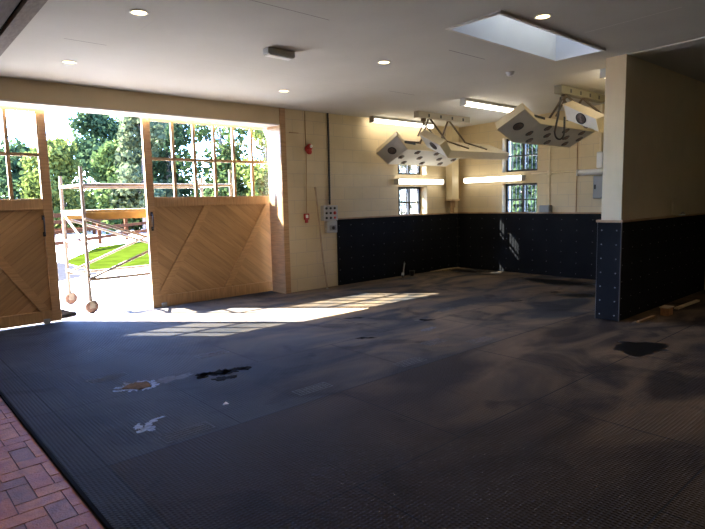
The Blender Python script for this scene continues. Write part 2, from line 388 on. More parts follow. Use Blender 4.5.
def empty(name, loc=(0, 0, 0)):
    o = bpy.data.objects.new(name, None); o.location = loc; o.empty_display_size = 0.1; COL.objects.link(o); return o
def part(mb, name, mats, root):
    """mesh given in world coordinates, linked under root (a chain of un-rotated parents)"""
    off = Vector((0, 0, 0)); p = root
    while p is not None: off += p.location; p = p.parent
    mb.v = [tuple(Vector(v)-off) for v in mb.v]
    return mb.build(name, mats, root)
def struct(o): o['kind'] = 'structure'; return o
def copy_tree(o, parent=None):
    c = o.copy(); COL.objects.link(c)
    if parent is not None: c.parent = parent
    for ch in list(o.children): copy_tree(ch, c)
    return c

# ---------------------------------------------------------------- camera
def cam_axes(yaw, pitch, roll):
    f = Vector((math.sin(yaw)*math.cos(pitch), math.cos(yaw)*math.cos(pitch), -math.sin(pitch)))
    r = Vector((math.cos(yaw), -math.sin(yaw), 0)); u = r.cross(f)
    return r*math.cos(roll)+u*math.sin(roll), -r*math.sin(roll)+u*math.cos(roll), f
r_, u_, f_ = cam_axes(math.radians(41.64), math.radians(6.57), math.radians(-1.275))
cam = bpy.data.cameras.new('camera'); camo = bpy.data.objects.new('camera', cam); COL.objects.link(camo)
mt = Matrix.Identity(4)
for i in range(3): mt[i][0] = r_[i]; mt[i][1] = u_[i]; mt[i][2] = -f_[i]
mt[2][3] = 1.555
camo.matrix_world = mt
cam.sensor_fit = 'HORIZONTAL'; cam.sensor_width = 36.0; cam.lens = 556.6/705*36.0; cam.clip_start = 0.05; cam.clip_end = 500
scene.camera = camo

# ---------------------------------------------------------------- key dimensions
YA = 7.775; YA2 = 8.10; YD = 8.21          # left wall inner face, outer face, plane of the sliding doors
XB = 10.10; XB2 = 10.42                    # end wall
PX, PY0, PY1 = 6.93, 2.877, 3.118          # partition end and faces
def zc(y): return 3.09+0.0205*(YA-y)       # ceiling underside
DZ = 1.225                                 # dado height
DOOR = (1.07, 5.38, 0.0, 2.83)
WA = [(8.165, 9.06, 1.20, 1.81), (8.165, 9.06, 2.05, 2.75)]
WB = [(5.83, 6.63, 1.20, 1.825), (5.83, 6.63, 2.06, 2.75)]

# walls are sheets of real thickness with the openings cut out
def wall_grid(us, zs, holes, place, t0, t1):
    us = sorted(set(us)); zs = sorted(set(zs)); mb = MB()
    def solid(i, j):
        if i < 0 or j < 0 or i >= len(us)-1 or j >= len(zs)-1: return False
        u = (us[i]+us[i+1])/2; z = (zs[j]+zs[j+1])/2
        return not any(a < u < b and c < z < d for a, b, c, d in holes)
    for i in range(len(us)-1):
        for j in range(len(zs)-1):
            if not solid(i, j): continue
            a, b, c, d = us[i], us[i+1], zs[j], zs[j+1]
            for t in (t0, t1): mb.add([place(a, t, c), place(b, t, c), place(b, t, d), place(a, t, d)], [(0, 1, 2, 3)])
            for (di, dj, p, q) in ((-1, 0, (a, c), (a, d)), (1, 0, (b, c), (b, d)), (0, -1, (a, c), (b, c)), (0, 1, (a, d), (b, d))):
                if not solid(i+di, j+dj):
                    mb.add([place(p[0], t0, p[1]), place(q[0], t0, q[1]), place(q[0], t1, q[1]), place(p[0], t1, p[1])], [(0, 1, 2, 3)])
    return mb
holesA = [DOOR]+WA
us = [-3.0, XB2]+[h for q in holesA for h in q[:2]]; zs = [-0.05, 3.22]+[h for q in holesA for h in q[2:]]
wl = wall_grid(us, zs, [(DOOR[0], DOOR[1], -1, DOOR[3])]+WA, lambda u, t, z: (u, t, z), YA, YA2).build('wall_left', M['block_xz']); struct(wl)
us = [-3.0, YA]+[h for q in WB for h in q[:2]]; zs = [-0.05, 3.32]+[h for q in WB for h in q[2:]]
wb = wall_grid(us, zs, WB, lambda u, t, z: (t, u, z), XB, XB2).build('wall_back', M['block_yz']); struct(wb)
# room behind and to the side of the camera
struct(MB().box(-3.2, -3.0, -3.0, YA2, -0.05, 3.5).build('wall_passage', M['cream_plaster']))
struct(MB().box(-3.2, XB2, -3.2, -3.0, -0.05, 3.5).build('wall_rear', M['cream_plaster']))
# plain plaster band above the door opening
struct(MB().box(-3.0, 5.37, YA-0.012, YA-0.001, 2.83, 3.12).build('wall_left_header', M['cream_plaster']))

# floors
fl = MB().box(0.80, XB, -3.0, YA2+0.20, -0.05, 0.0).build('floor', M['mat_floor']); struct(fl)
mb = MB(); mb.box(-3.0, 0.795, -3.0, YA2+0.06, -0.06, -0.018, 0); Wb = 0.112; rb = random.Random(5)
for i in range(-2, 36):
    for j in range(-2, 100):
        t = (i-j) % 4
        if t == 0: x0, x1, y0, y1 = i*Wb, (i+2)*Wb, j*Wb, (j+1)*Wb
        elif t == 3: x0, x1, y0, y1 = i*Wb, (i+1)*Wb, j*Wb, (j+2)*Wb
        else: continue
        x0 -= 2.98; x1 -= 2.98; y0 -= 2.98; y1 -= 2.98
        x0 = max(x0, -2.99); x1 = min(x1, 0.774); y0 = max(y0, -2.99); y1 = min(y1, YA2+0.05)
        if x1-x0 < 0.02 or y1-y0 < 0.02: continue
        g = 0.003; zt = -0.012+rb.uniform(-.0015, .0015); tl = [rb.uniform(-.001, .001) for _ in range(4)]
        vs = [(x0+g, y0+g, -0.03), (x1-g, y0+g, -0.03), (x1-g, y1-g, -0.03), (x0+g, y1-g, -0.03), (x0+g, y0+g, zt+tl[0]), (x1-g, y0+g, zt+tl[1]), (x1-g, y1-g, zt+tl[2]), (x0+g, y1-g, zt+tl[3])]
        mb.add(vs, [(4, 5, 6, 7), (0, 1, 5, 4), (1, 2, 6, 5), (2, 3, 7, 6), (3, 0, 4, 7)], rb.choice((1, 1, 2, 2, 3)))
struct(mb.build('floor_brick', [M['mortar'], M['brick_a'], M['brick_b'], M['brick_c']]))
struct(MB().box(0.775, 0.80, -3.0, YA2, -0.012, 0.004, bev=0.004).build('trim_1', M['hole_black']))
# faint maker's panels moulded into the matting
def quad_plate(cx, cy, w, h, ang):
    ca, sa = math.cos(ang), math.sin(ang); mb = MB()
    def rect(a0, a1, b0, b1, z0, z1): mb.prism([(cx+a*ca-b*sa, cy+a*sa+b*ca) for a, b in ((a0, b0), (a1, b0), (a1, b1), (a0, b1))], z0, z1)
    t = 0.008
    rect(-w/2, w/2, -h/2, -h/2+t, 0, 0.002); rect(-w/2, w/2, h/2-t, h/2, 0, 0.002); rect(-w/2, -w/2+t, -h/2, h/2, 0, 0.002); rect(w/2-t, w/2, -h/2, h/2, 0, 0.002)
    for k in (-1, 0, 1): rect(-w*0.42, w*0.42, k*h*0.24-0.006, k*h*0.24+0.006, 0, 0.002)
    part(mb, 'embossed_panel', M['plate'], fl)
for q in [(1.57, 3.514, 0.36, 0.14, 0.05), (1.588, 5.166, 0.34, 0.13, 0.05), (3.856, 3.537, 0.34, 0.14, 0.0), (4.595, 3.858, 0.30, 0.14, 0.0),
          (2.646, 5.207, 0.34, 0.13, 0), (2.725, 3.60, 0.34, 0.13, 0), (5.006, 3.549, 0.34, 0.14, 0), (6.1, 4.9, 0.34, 0.14, 0)]:
    quad_plate(*q)

# ceiling: one sloping slab with the skylight opening, stepped at the passage
SK = (4.44, 6.47, 2.955, 3.52)
def slab(x0, x1, y0, y1, mb, t=0.25, dz=0.0):
    vs = [(x, y, zc(y)+dz+e) for e in (0, t) for x, y in ((x0, y0), (x1, y0), (x1, y1), (x0, y1))]
    mb.add(vs, [(0, 1, 2, 3), (7, 6, 5, 4), (0, 4, 5, 1), (1, 5, 6, 2), (2, 6, 7, 3), (3, 7, 4, 0)])
mb = MB()
slab(1.27, XB2, SK[3], YA2, mb); slab(1.27, SK[0], SK[2], SK[3], mb); slab(SK[1], XB2, SK[2], SK[3], mb); slab(1.27, XB2, -3.2, SK[2], mb)
struct(mb.build('ceiling', M['ceiling']))
mb = MB(); slab(-3.2, 1.13, -3.2, YA2, mb, 0.25, 0.02); struct(mb.build('ceiling_passage', M['shaded_soffit']))
mb = MB(); slab(1.15, 1.27, -3.2, YA, mb, 0.2, -0.012); struct(mb.build('trim_2', M['ceiling_grey_board']))
mb = MB(); slab(1.13, 1.15, -3.2, YA, mb, 0.2, 0.03); struct(mb.build('trim_3', M['hole_black']))
# light bead where the ceiling passes the partition
mb = MB(); slab(6.945, 6.972, -3.0, 2.87, mb, 0.02, -0.012); struct(mb.build('trim_4', M['white_plaster']))
# skylight shaft and glazing
mb = MB(); zt = 4.05; zl = zc(SK[2])-0.0
for x0, x1, y0, y1 in ((SK[0]-0.03, SK[0]+0.005, SK[2]-0.03, SK[3]+0.03), (SK[1]-0.005, SK[1]+0.03, SK[2]-0.03, SK[3]+0.03), (SK[0]+0.005, SK[1]-0.005, SK[2]-0.03, SK[2]+0.005), (SK[0]+0.005, SK[1]-0.005, SK[3]-0.005, SK[3]+0.03)):
    mb.box(x0, x1, y0, y1, 3.185, zt)
sk = struct(mb.build('window_5', M['white_plaster']))
mb = MB()
for x0, x1, y0, y1 in ((SK[0]-0.025, SK[0]+0.006, SK[2]-0.025, SK[3]+0.025), (SK[1]-0.006, SK[1]+0.025, SK[2]-0.025, SK[3]+0.025), (SK[0], SK[1], SK[2]-0.025, SK[2]+0.006), (SK[0], SK[1], SK[3]-0.006, SK[3]+0.025)):
    mb.box(x0, x1, y0, y1, 3.168, 3.19)
part(mb, 'window_frame', M['white_plaster'], sk)
part(MB().box(SK[0]-0.05, SK[1]+0.05, SK[2]-0.05, SK[3]+0.05, zt, zt+0.015), 'pane', M['skylight_glass'], sk)

# partition between the bays: block band at the foot, boarded above
mb = MB()
mb.box(PX, XB, PY0+0.028, PY1, -0.05, 1.47); mb.box(PX+0.0005, PX+0.03, PY0, PY0+0.03, DZ, 1.47)
mb.box(8.66, XB, PY0, PY0+0.06, DZ, 1.47)
wp = struct(mb.build('wall_right', M['cream_plaster']))
mb = MB(); mb.box(PX, XB, PY0, PY1, 1.47, 3.25)
part(mb, 'boarded_upper_wall', M['cream_plaster'], wp)

# black rubber dado sheets, screwed on
def dado(name, x0, x1, y0, y1, facing):
    mb = MB(); mb.box(x0, x1, y0, y1, 0.004, DZ-0.01)
    ax = 'x' if facing in ('-y', '+y') else 'y'
    lo, hi = (x0, x1) if ax == 'x' else (y0, y1)
    n = max(2, int(round((hi-lo)/0.30))+1)
    for i in range(n):
        u = lo+0.04+(hi-lo-0.08)*i/(n-1)
        for j in range(6):
            z = 0.08+(DZ-0.2)*j/5
            if facing == '-y': o, d = (u, y0, z), (0, -1, 0)
            elif facing == '-x': o, d = (x0, u, z), (-1, 0, 0)
            else: o, d = (u, y1, z), (0, 1, 0)
            mb.lathe(o, d, [(0.0055, -0.002), (0.0055, 0.002), (0.004, 0.004), (0.0, 0.0045)], 6, 1)
    return struct(mb.build(name, [M['dado'], M['grey_metal']]))
dado('trim_5', 6.545, XB-0.025, YA-0.025, YA-0.001, '-y')
dado('trim_6', XB-0.025, XB-0.001, PY1+0.02, YA-0.026, '-x')
dado('trim_7', PX-0.02, XB-0.001, PY0-0.022, PY0+0.049, '-y')
mb = MB(); mb.box(PX-0.045, PX-0.021, PY0-0.022, PY1+0.022, 0.004, DZ-0.01)
for u in (PY0+0.03, PY1-0.03):
    for j in range(7):
        mb.lathe((PX-0.045, u, 0.07+0.175*j), (-1, 0, 0), [(0.009, -0.002), (0.009, 0.002), (0.005, 0.004), (0, 0.0045)], 6, 1)
for u in (PY0-0.024, PY1+0.022): mb.box(PX-0.048, PX-0.02, u, u+0.002, 0.004, DZ-0.01, 2)
struct(mb.build('trim_8', [M['dado'], M['grey_metal'], M['mid_grey']]))
dado('trim_9', PX-0.02, XB-0.026, PY1+0.001, PY1+0.022, '+y')
# timber cappings
struct(MB().box(6.53, XB-0.001, YA-0.035, YA-0.0005, DZ-0.008, DZ+0.018, bev=0.004).build('trim_10', M['cap_wood']))
struct(MB().box(XB-0.035, XB-0.0005, PY1, YA-0.036, DZ-0.008, DZ+0.018, bev=0.004).build('trim_11', M['cap_wood']))
mb = MB(); mb.box(PX-0.06, PX-0.0005, PY0-0.04, PY1+0.04, DZ-0.008, DZ+0.022, bev=0.004); mb.box(PX, 8.66, PY0-0.035, PY0+0.049, DZ-0.008, DZ+0.02, bev=0.004); mb.box(8.66, XB-0.001, PY0-0.03, PY0-0.0005, DZ-0.008, DZ+0.012)
struct(mb.build('trim_12', M['cap_wood']))
# door opening: timber lining on the right jamb, facing strip up to the ceiling
mb = MB(); mb.box(5.362, 5.38, YA-0.02, YA2+0.05, 0.0, 2.83); mb.box(5.362, 5.47, YA-0.03, YA-0.0005, 0.0, 3.088, bev=0.004)
struct(mb.build('trim_13', M['wood']))
mb = MB(); mb.box(DOOR[0], 5.362, YA-0.012, YA2+0.04, 2.812, 2.83)
struct(mb.build('trim_14', M['white_plaster']))
# door track outside the lintel
struct(MB().box(-2.6, 8.1, YD+0.04, YD+0.10, 2.90, 2.98).build('trim_15', M['black_metal']))

# ---------------------------------------------------------------- sliding barn doors
def barn_door(name, x0, x1, handle_x, right):
    root = empty(name, ((x0+x1)/2, YD, 0.012)); struct(root)
    ya, yb = YD, YD+0.05; H0, H1 = (0.0015 if right else 0.02), 2.87
    st = 0.115
    part(MB().box(x0, x0+st, ya, yb, H0, H1, bev=0.004), 'stile', M['wood'], root)
    part(MB().box(x1-st, x1, ya, yb, H0, H1, bev=0.004), 'stile', M['wood'], root)
    part(MB().box(x0+st, x1-st, ya, yb, H1-0.085, H1, bev=0.004), 'top_rail', M['wood_h'], root)
    part(MB().box(x0+st, x1-st, ya, yb, 1.525, 1.667, bev=0.004), 'middle_rail', M['wood_h'], root)
    part(MB().box(x0+st, x1-st, ya, yb, H0, 0.175, bev=0.004), 'bottom_rail', M['wood_h'], root)
    part(MB().box(x0+st-0.01, x1-st+0.01, ya+0.028, yb-0.004, 0.165, 1.535), 'plank_panel', M['plank_up' if right else 'plank_down'], root)
    xi0, xi1 = x0+st, x1-st
    if right: braces = [((xi0+0.02, 0.175), (xi0+0.87, 1.525)), ((xi0+1.15, 0.175), (xi1-0.06, 1.525))]
    else: braces = [((xi1-0.07, 0.175), (xi1-0.95, 1.525)), ((xi1-1.15, 0.175), (xi0+0.06, 1.525))]
    for (a, za), (b, zb) in braces:
        hw = 0.052; mb = MB()
        for y in (ya+0.006, ya+0.03): pass
        poly = [(a-hw*1.15, za), (a+hw*1.15, za), (b+hw*1.15, zb), (b-hw*1.15, zb)]
        vs = [(x, ya+0.006, z) for x, z in poly]+[(x, ya+0.03, z) for x, z in poly]
        mb.add(vs, [(0, 1, 2, 3), (7, 6, 5, 4), (0, 4, 5, 1), (1, 5, 6, 2), (2, 6, 7, 3), (3, 7, 4, 0)])
        part(mb, 'brace', M['wood'], root)
    mb = MB(); n = 6; g0, g1 = 1.667, 2.785
    for k in range(1, n): 
        x = xi0+(xi1-xi0)*k/n; mb.box(x-0.021, x+0.021, ya+0.006, yb-0.006, g0, g1)
    zm = (g0+g1)/2+0.01; mb.box(xi0, xi1, ya+0.0065, yb-0.0065, zm-0.02, zm+0.02)
    part(mb, 'glazing_bars', M['wood'], root)
    part(MB().box(xi0, xi1, ya+0.024, ya+0.028, g0, g1), 'glass', M['glass'], root)
    # iron pull handle
    z0 = 1.20; mb = MB()
    mb.tube([(handle_x, ya, z0+0.22), (handle_x, ya-0.035, z0+0.21), (handle_x, ya-0.045, z0+0.11), (handle_x, ya-0.035, z0+0.01), (handle_x, ya, z0)], 0.009, 8)
    mb.box(handle_x-0.018, handle_x+0.018, ya-0.006, ya, z0+0.19, z0+0.25, bev=0.003); mb.box(handle_x-0.018, handle_x+0.018, ya-0.006, ya, z0-0.03, z0+0.03, bev=0.003)
    h = part(mb, 'door_handle', M['black_metal'], root); h['label'] = 'black iron pull handle'
    hx = x0+0.3 if right else x1-0.3
    for k in (x0+0.35, x1-0.35):
        mb = MB(); mb.box(k-0.03, k+0.03, yb, yb+0.012, 2.80, 3.02); mb.lathe((k, yb+0.012, 2.99), (0, 1, 0), [(0.0, 0), (0.055, 0), (0.055, 0.03), (0, 0.03)], 16)
        part(mb, 'hanger_wheel', M['black_metal'], root)
    return root
d1 = barn_door('door_1', -0.32, 1.985, 1.86, False)
tag(d1, 'left sliding timber barn door with glazed top, cut by the photo edge', 'door')
d2 = barn_door('door_2', 3.255, 5.56, 3.315, True)
tag(d2, 'right sliding timber barn door with twelve panes over diagonal planks', 'door')
# small floor guides under the doors
for x in (1.80, 3.42):
    tag(struct(MB().box(x-0.04, x+0.04, YD-0.03, YD-0.002, 0.0, 0.07, bev=0.006).build('trim_16', M['grey_metal'])))

# ---------------------------------------------------------------- barred windows
def win(name, place, u0, u1, z0, z1, bars, label, cols=2, rows=1):
    root = empty(name, place((u0+u1)/2, 0.0, z0)); struct(root); root['label'] = label
    mb = MB(); f = 0.045
    def bx(a, b, c, d, e0, e1):
        p, q = place(a, e0, c), place(b, e1, d); mb.box(min(p[0], q[0]), max(p[0], q[0]), min(p[1], q[1]), max(p[1], q[1]), c, d)
    bx(u0, u0+f, z0, z1, 0, 0.06); bx(u1-f, u1, z0, z1, 0, 0.06); bx(u0+f, u1-f, z0, z0+f, 0, 0.06); bx(u0+f, u1-f, z1-f, z1, 0, 0.06)
    um = (u0+u1)/2; bx(um-0.028, um+0.028, z0+f, z1-f, 0.004, 0.056)
    zm = z0+(z1-z0)*0.47; bx(u0+f, um-0.028, zm-0.014, zm+0.014, 0.008, 0.05); bx(um+0.028, u1-f, zm-0.014, zm+0.014, 0.008, 0.05)
    part(mb, 'window_frame', M['dark_frame'], root)
    mb = MB(); bx(u0+f, u1-f, z0+f, z1-f, 0.028, 0.032); part(mb, 'pane', M['glass'], root)
    for k in range(bars):
        u = u0+f+(u1-u0-2*f)*(k+0.5)/bars
        p, q = place(u, 0.09, z0+0.002), place(u, 0.09, z1-0.002)
        part(MB().tube([p, q], 0.010, 6), 'bar', M['dark_frame'], root)
    return root
# splayed left reveals of the long wall's windows
for z0, z1 in ((1.20, 1.81), (2.05, 2.75)):
    struct(MB().prism([(8.166, YA+0.0005), (8.166, YA2-0.0005), (8.375, YA2-0.0005), (8.375, YA2-0.14), (8.35, YA2-0.15)], z0+0.0005, z1-0.0005).build('trim_17', M['cream_plaster']))
pa = lambda u, e, z: (u, YA2-0.14+e, z)
pb = lambda u, e, z: (XB2-0.17+e, u, z)
win('window_1', pa, 8.376, *WA[0][1:], 11, 'lower barred window in the long wall beside the control panel')
win('window_2', pa, 8.376, *WA[1][1:], 11, 'upper barred window in the long wall, half hidden by a heater')
win('window_3', pb, *WB[0], 8, 'lower dark framed window in the end wall')
win('window_4', pb, *WB[1], 8, 'upper dark framed window in the end wall under the heater')

# ---------------------------------------------------------------- horse solariums
def heater(yc, rail, A, B, label, zoff):
    """A, B: wing dicts with station lists [(x, y_in, z_in, x_out, y_out, z_out)] tip, bend, far"""
    root = empty('horse_solarium', ((rail[0]+rail[1])/2, yc, zc(yc)))
    tag(root, label, 'heater', 'overhead horse solariums')
    zt = zc(yc)-0.002
    rl = part(MB().box(rail[0], rail[1], yc-0.06, yc+0.06, zt-0.115, zt, bev=0.006), 'ceiling_rail', M['rail_olive'] if rail[2] else M['rail_grey'], root)
    for k in range(4):
        x = rail[0]+0.28+k*(rail[1]-rail[0]-0.5)/3
        part(MB().box(x-0.02, x+0.02, yc-0.066, yc-0.0595, zt-0.09, zt-0.035, bev=0.002), 'bolt_plate', M['black_plastic'], rl)
    t = 0.13
    for side, W in ((1, A), (-1, B)):
        st = [(Vector(q[:3]), Vector(q[3:])) for q in W]
        nr = []
        for a, b in st:
            d = (b-a); n = d.cross(Vector((1, 0, 0)))
            if n.z < 0: n = -n
            nr.append(n.normalized())
        # lean the tip's normal with the tip's rise
        top = []
        for i, (a, b) in enumerate(st):
            n = nr[i].copy()
            j0, j1 = (max(0, i-1), min(len(st)-1, i+1))
            tang = (st[j1][0]-st[j0][0]).normalized()
            n = (n-tang*n.dot(tang)).normalized()
            top.append((a+n*t, b+n*t))
        mb = MB(); vs = []
        for i in range(3): vs += [st[i][0], st[i][1], top[i][1], top[i][0]]
        mb.add(vs, [(0, 1, 5, 4), (4, 5, 9, 8)], 1)                                  # lamp face
        mb.add(vs, [(3, 7, 6, 2), (7, 11, 10, 6), (0, 4, 7, 3), (4, 8, 11, 7), (1, 2, 6, 5), (5, 6, 10, 9), (0, 3, 2, 1), (8, 9, 10, 11)], 0)
        wing = part(mb, 'lamp_wing', [M['cream_plastic'], M['heater_white']], root)
        # rim around the lamp face
        mb = MB()
        for p, q in ((0, 1), (1, 5), (5, 9), (9, 8), (8, 4), (4, 0)):
            a, b = Vector(vs[p]), Vector(vs[q]); mb.tube([a, b], 0.008, 6)
        part(mb, 'rim', M['cream_plastic'], wing)
        # infrared lamps
        (a1, b1), (a2, b2) = st[1], st[2]
        nn = -nr[1]
        spots = [(0.10, .5), (0.36, .84), (0.36, .16), (0.62, .5), (0.90, .84), (0.92, .16), (1.22, .5), (1.46, .82), (1.46, .16), (1.68, .5)]
        L = (a2-a1).length
        for u, v in spots:
            if u > L-0.06: continue
            p = (a1.lerp(a2, u/L)).lerp(b1.lerp(b2, u/L), v)
            mb = MB(); mb.lathe(p, nn, [(0.064, -0.004), (0.064, 0.006), (0.046, 0.008), (0.046, -0.01)], 18, 0)
            mb.lathe(p, nn, [(0.0, 0.030), (0.024, 0.026), (0.038, 0.010), (0.043, -0.01)], 18, 1)
            part(mb, 'infrared_lamp', [M['black_plastic'], M['lamp_glass']], wing)
        # fan on the raised nose
        a0, b0 = st[0]; c = (a0+b0+a1+b1)/4; fn = (b0-a0).cross(a1-a0).normalized()
        if fn.z > 0: fn = -fn
        mb = MB(); mb.lathe(c, fn, [(0.082, -0.004), (0.082, 0.008), (0.068, 0.010), (0.066, 0.0)], 24, 0)
        mb.lathe(c, fn, [(0.0, 0.008), (0.020, 0.008), (0.022, 0.002), (0.066, 0.002)], 24, 1)
        x = fn.orthogonal().normalized(); y = fn.cross(x)
        for k in range(5):
            th = k*2*PI/5; mb.bar(c+fn*0.006+(x*math.cos(th)+y*math.sin(th))*0.018, c+fn*0.006+(x*math.cos(th+.5)+y*math.sin(th+.5))*0.064, 0.022, 0.003, 1)
        for r in (0.03, 0.05): 
            pts = [c+fn*0.012+(x*math.cos(k*PI/8)+y*math.sin(k*PI/8))*r for k in range(17)]; mb.tube(pts, 0.002, 4, 0)
        part(mb, 'fan', [M['black_plastic'], M['lamp_glass']], wing)
        # vent slots on the top and a louvre by the nose
        ta1, tb1 = top[1]; ta2, tb2 = top[2]
        un = nr[1]
        for u in (0.5, 0.9, 1.3):
            mb = MB(); p = ta1.lerp(ta2, u/L).lerp(tb1.lerp(tb2, u/L), 0.45)
            for k in range(1): 
                q = p+Vector((0.02*k, 0, 0)); e = (tb1-ta1).normalized(); mb.bar(q-e*0.07+un*0.001, q+e*0.07+un*0.001, 0.03, 0.004, 0, up=un)
            part(mb, 'vent_slot', M['black_plastic'], wing)
        ta0, tb0 = top[0]
        for k in range(1):
            q = a0.lerp(a1, 0.75).lerp(ta0.lerp(ta1, 0.75), 0.6); mb = MB(); mb.bar(q+Vector((0, -side*0.002, 0)), q+Vector((0.30, -side*0.002, -0.02)), 0.006, 0.035, 0)
        part(mb, 'louvre', M['black_plastic'], wing)
        # hanger rods: down from the rail, then flat along the wing top
        for u in (0.42, 0.98):
            hinge = ta1.lerp(ta2, u/L).lerp(tb1.lerp(tb2, u/L), 0.06)+un*0.012
            end = ta1.lerp(ta2, (u+0.22)/L).lerp(tb1.lerp(tb2, (u+0.22)/L), 0.78)+un*0.012
            up = Vector((hinge.x-0.10, yc, zt-0.10))
            mb = MB(); mb.tube([up, hinge], 0.018, 8); mb.tube([hinge, end], 0.018, 8); mb.lathe(up-Vector((0, 0.03, 0)), (0, 1, 0), [(0, 0), (0.022, 0), (0.022, 0.06), (0, 0.06)], 12)
            part(mb, 'hanger_rod', M['rod'], root)
    # swivel joint under the near end of the rail
    x = rail[0]+0.2; mb = MB()
    mb.lathe((x, yc, zt-0.115), (0, 0, -1), [(0, 0), (0.05, 0), (0.05, 0.05), (0.02, 0.06), (0.02, 0.12), (0, 0.12)], 14)
    mb.bar((x, yc, zt-0.2), (x-0.02, yc+0.12, zt-0.42), 0.022, 0.022); mb.bar((x, yc, zt-0.2), (x+0.12, yc-0.14, zt-0.42), 0.022, 0.022)
    part(mb, 'swivel_joint', M['rod'], root)
    return root
h1 = heater(6.78, (7.62, 9.12, False),
       [(7.355, 7.0, 2.69, 7.365, 7.55, 2.415), (7.63, 7.0, 2.46, 7.67, 7.55, 2.225), (9.42, 7.0, 2.45, 9.42, 7.55, 2.225)],
       [(7.44, 6.56, 2.673, 7.44, 6.10, 2.446), (7.66, 6.56, 2.46, 7.66, 6.10, 2.245), (9.46, 6.56, 2.46, 9.46, 6.10, 2.265)],
       'cream overhead lamp heater nearer the long wall, above the barred window', 0)
h2 = heater(4.22, (7.84, 9.26, True),
       [(7.32, 4.44, 2.80, 7.29, 4.88, 2.562), (7.74, 4.44, 2.63, 7.70, 4.88, 2.40), (9.52, 4.44, 2.625, 9.52, 4.88, 2.40)],
       [(7.585, 4.0, 2.836, 7.585, 3.52, 2.572), (7.70, 4.0, 2.63, 7.68, 3.52, 2.41), (9.52, 4.0, 2.63, 9.52, 3.52, 2.41)],
       'cream overhead lamp heater beside the partition with looped cable', 0)
# looped supply cable of the second heater
mb = MB(); cx, cy, cz = 7.95, 4.22, 2.46
pts = [(cx-0.02, cy, 3.0), (cx-0.04, cy+0.02, 2.75)]
for k in range(13):
    a = PI+PI*k/12; pts.append((cx+0.085*math.cos(a), cy+0.02-0.03*math.cos(a), 2.50+0.11*math.sin(a)))
pts.append((cx+0.09, cy-0.01, 2.72))
mb.tube(pts, 0.013, 8); 
part(mb, 'supply_cable', M['black_plastic'], h2)
mb = MB()
for i in range(18):
    p = Vector(pts[1]).lerp(Vector(pts[2]), i/17); mb.lathe(p, (0, 0, 1), [(0.013, -0.004), (0.021, 0), (0.013, 0.004)], 8)
part(mb, 'cable_coil', M['black_plastic'], h2)
mb = MB()
for i in range(18):
    p = Vector(pts[-1]).lerp(Vector(pts[-2]), i/17); mb.lathe(p, (0, 0, 1), [(0.013, -0.004), (0.021, 0), (0.013, 0.004)], 8)
part(mb, 'cable_coil', M['black_plastic'], h2)

# ---------------------------------------------------------------- lamps
def tube_light(a, b, down, name_label, hang, lit=True):
    a = Vector(a); b = Vector(b); d = (b-a).normalized(); nrm = Vector(down)
    c = (a+b)/2
    root = empty('batten_light', tuple(c)); tag(root, name_label, 'light', 'fluorescent battens')
    up = nrm
    body = MB(); body.bar(a-nrm*0.028, b-nrm*0.028, 0.10, 0.05, 0, up=up)
    part(body, 'housing', M['grey_plastic'], root)
    side = d.cross(nrm).normalized(); mb = MB(); n = 12; vs = []; 
    for p in (a+d*0.03, b-d*0.03):
        for k in range(n+1):
            th = PI*k/n; vs.append(p+side*(0.052*math.cos(th))+nrm*(0.062*math.sin(th)-0.002))
    fs = [(k, k+1, n+2+k, n+1+k) for k in range(n)]+[tuple(range(n+1)), tuple(range(n+1, 2*n+2))[::-1], (0, n+1, 2*n+1, n)]
    mb.add(vs, fs, 0)
    part(mb, 'diffuser', M['tube'] if lit else M['white_plastic'], root)
    for p, q in ((a, a+d*0.03), (b-d*0.03, b)):
        part(MB().bar(p+nrm*0.028, q+nrm*0.028, 0.112, 0.068, 0, up=up), 'end_cap', M['grey_plastic'], root)
    return root
zz = lambda y: zc(y)-0.054
tube_light((7.28, 7.58, zz(7.58)), (9.02, 7.58, zz(7.58)), (0, 0, -1), 'lit ceiling batten along the long wall behind the first heater', 0)
tube_light((7.40, 5.60, zz(5.60)), (9.10, 5.60, zz(5.60)), (0, 0, -1), 'lit ceiling batten between the two overhead heaters', 0)
tube_light((7.42, 3.36, zz(3.38)), (8.95, 3.36, zz(3.38)), (0, 0, -1), 'ceiling batten close to the partition, only a glint showing', 0)
tube_light((8.06, YA-0.054, 1.905), (9.50, YA-0.054, 1.905), (0, -1, 0), 'lit wall batten across the gap between the two barred windows', 0)
tube_light((XB-0.054, 7.55, 1.928), (XB-0.054, 6.09, 1.928), (-1, 0, 0), 'lit wall batten on the end wall next to the dark windows', 0)
tube_light((XB-0.054, 4.98, 1.97), (XB-0.054, 4.22, 1.97), (-1, 0, 0), 'unlit white wall batten on the end wall beside the partition', 0, False)

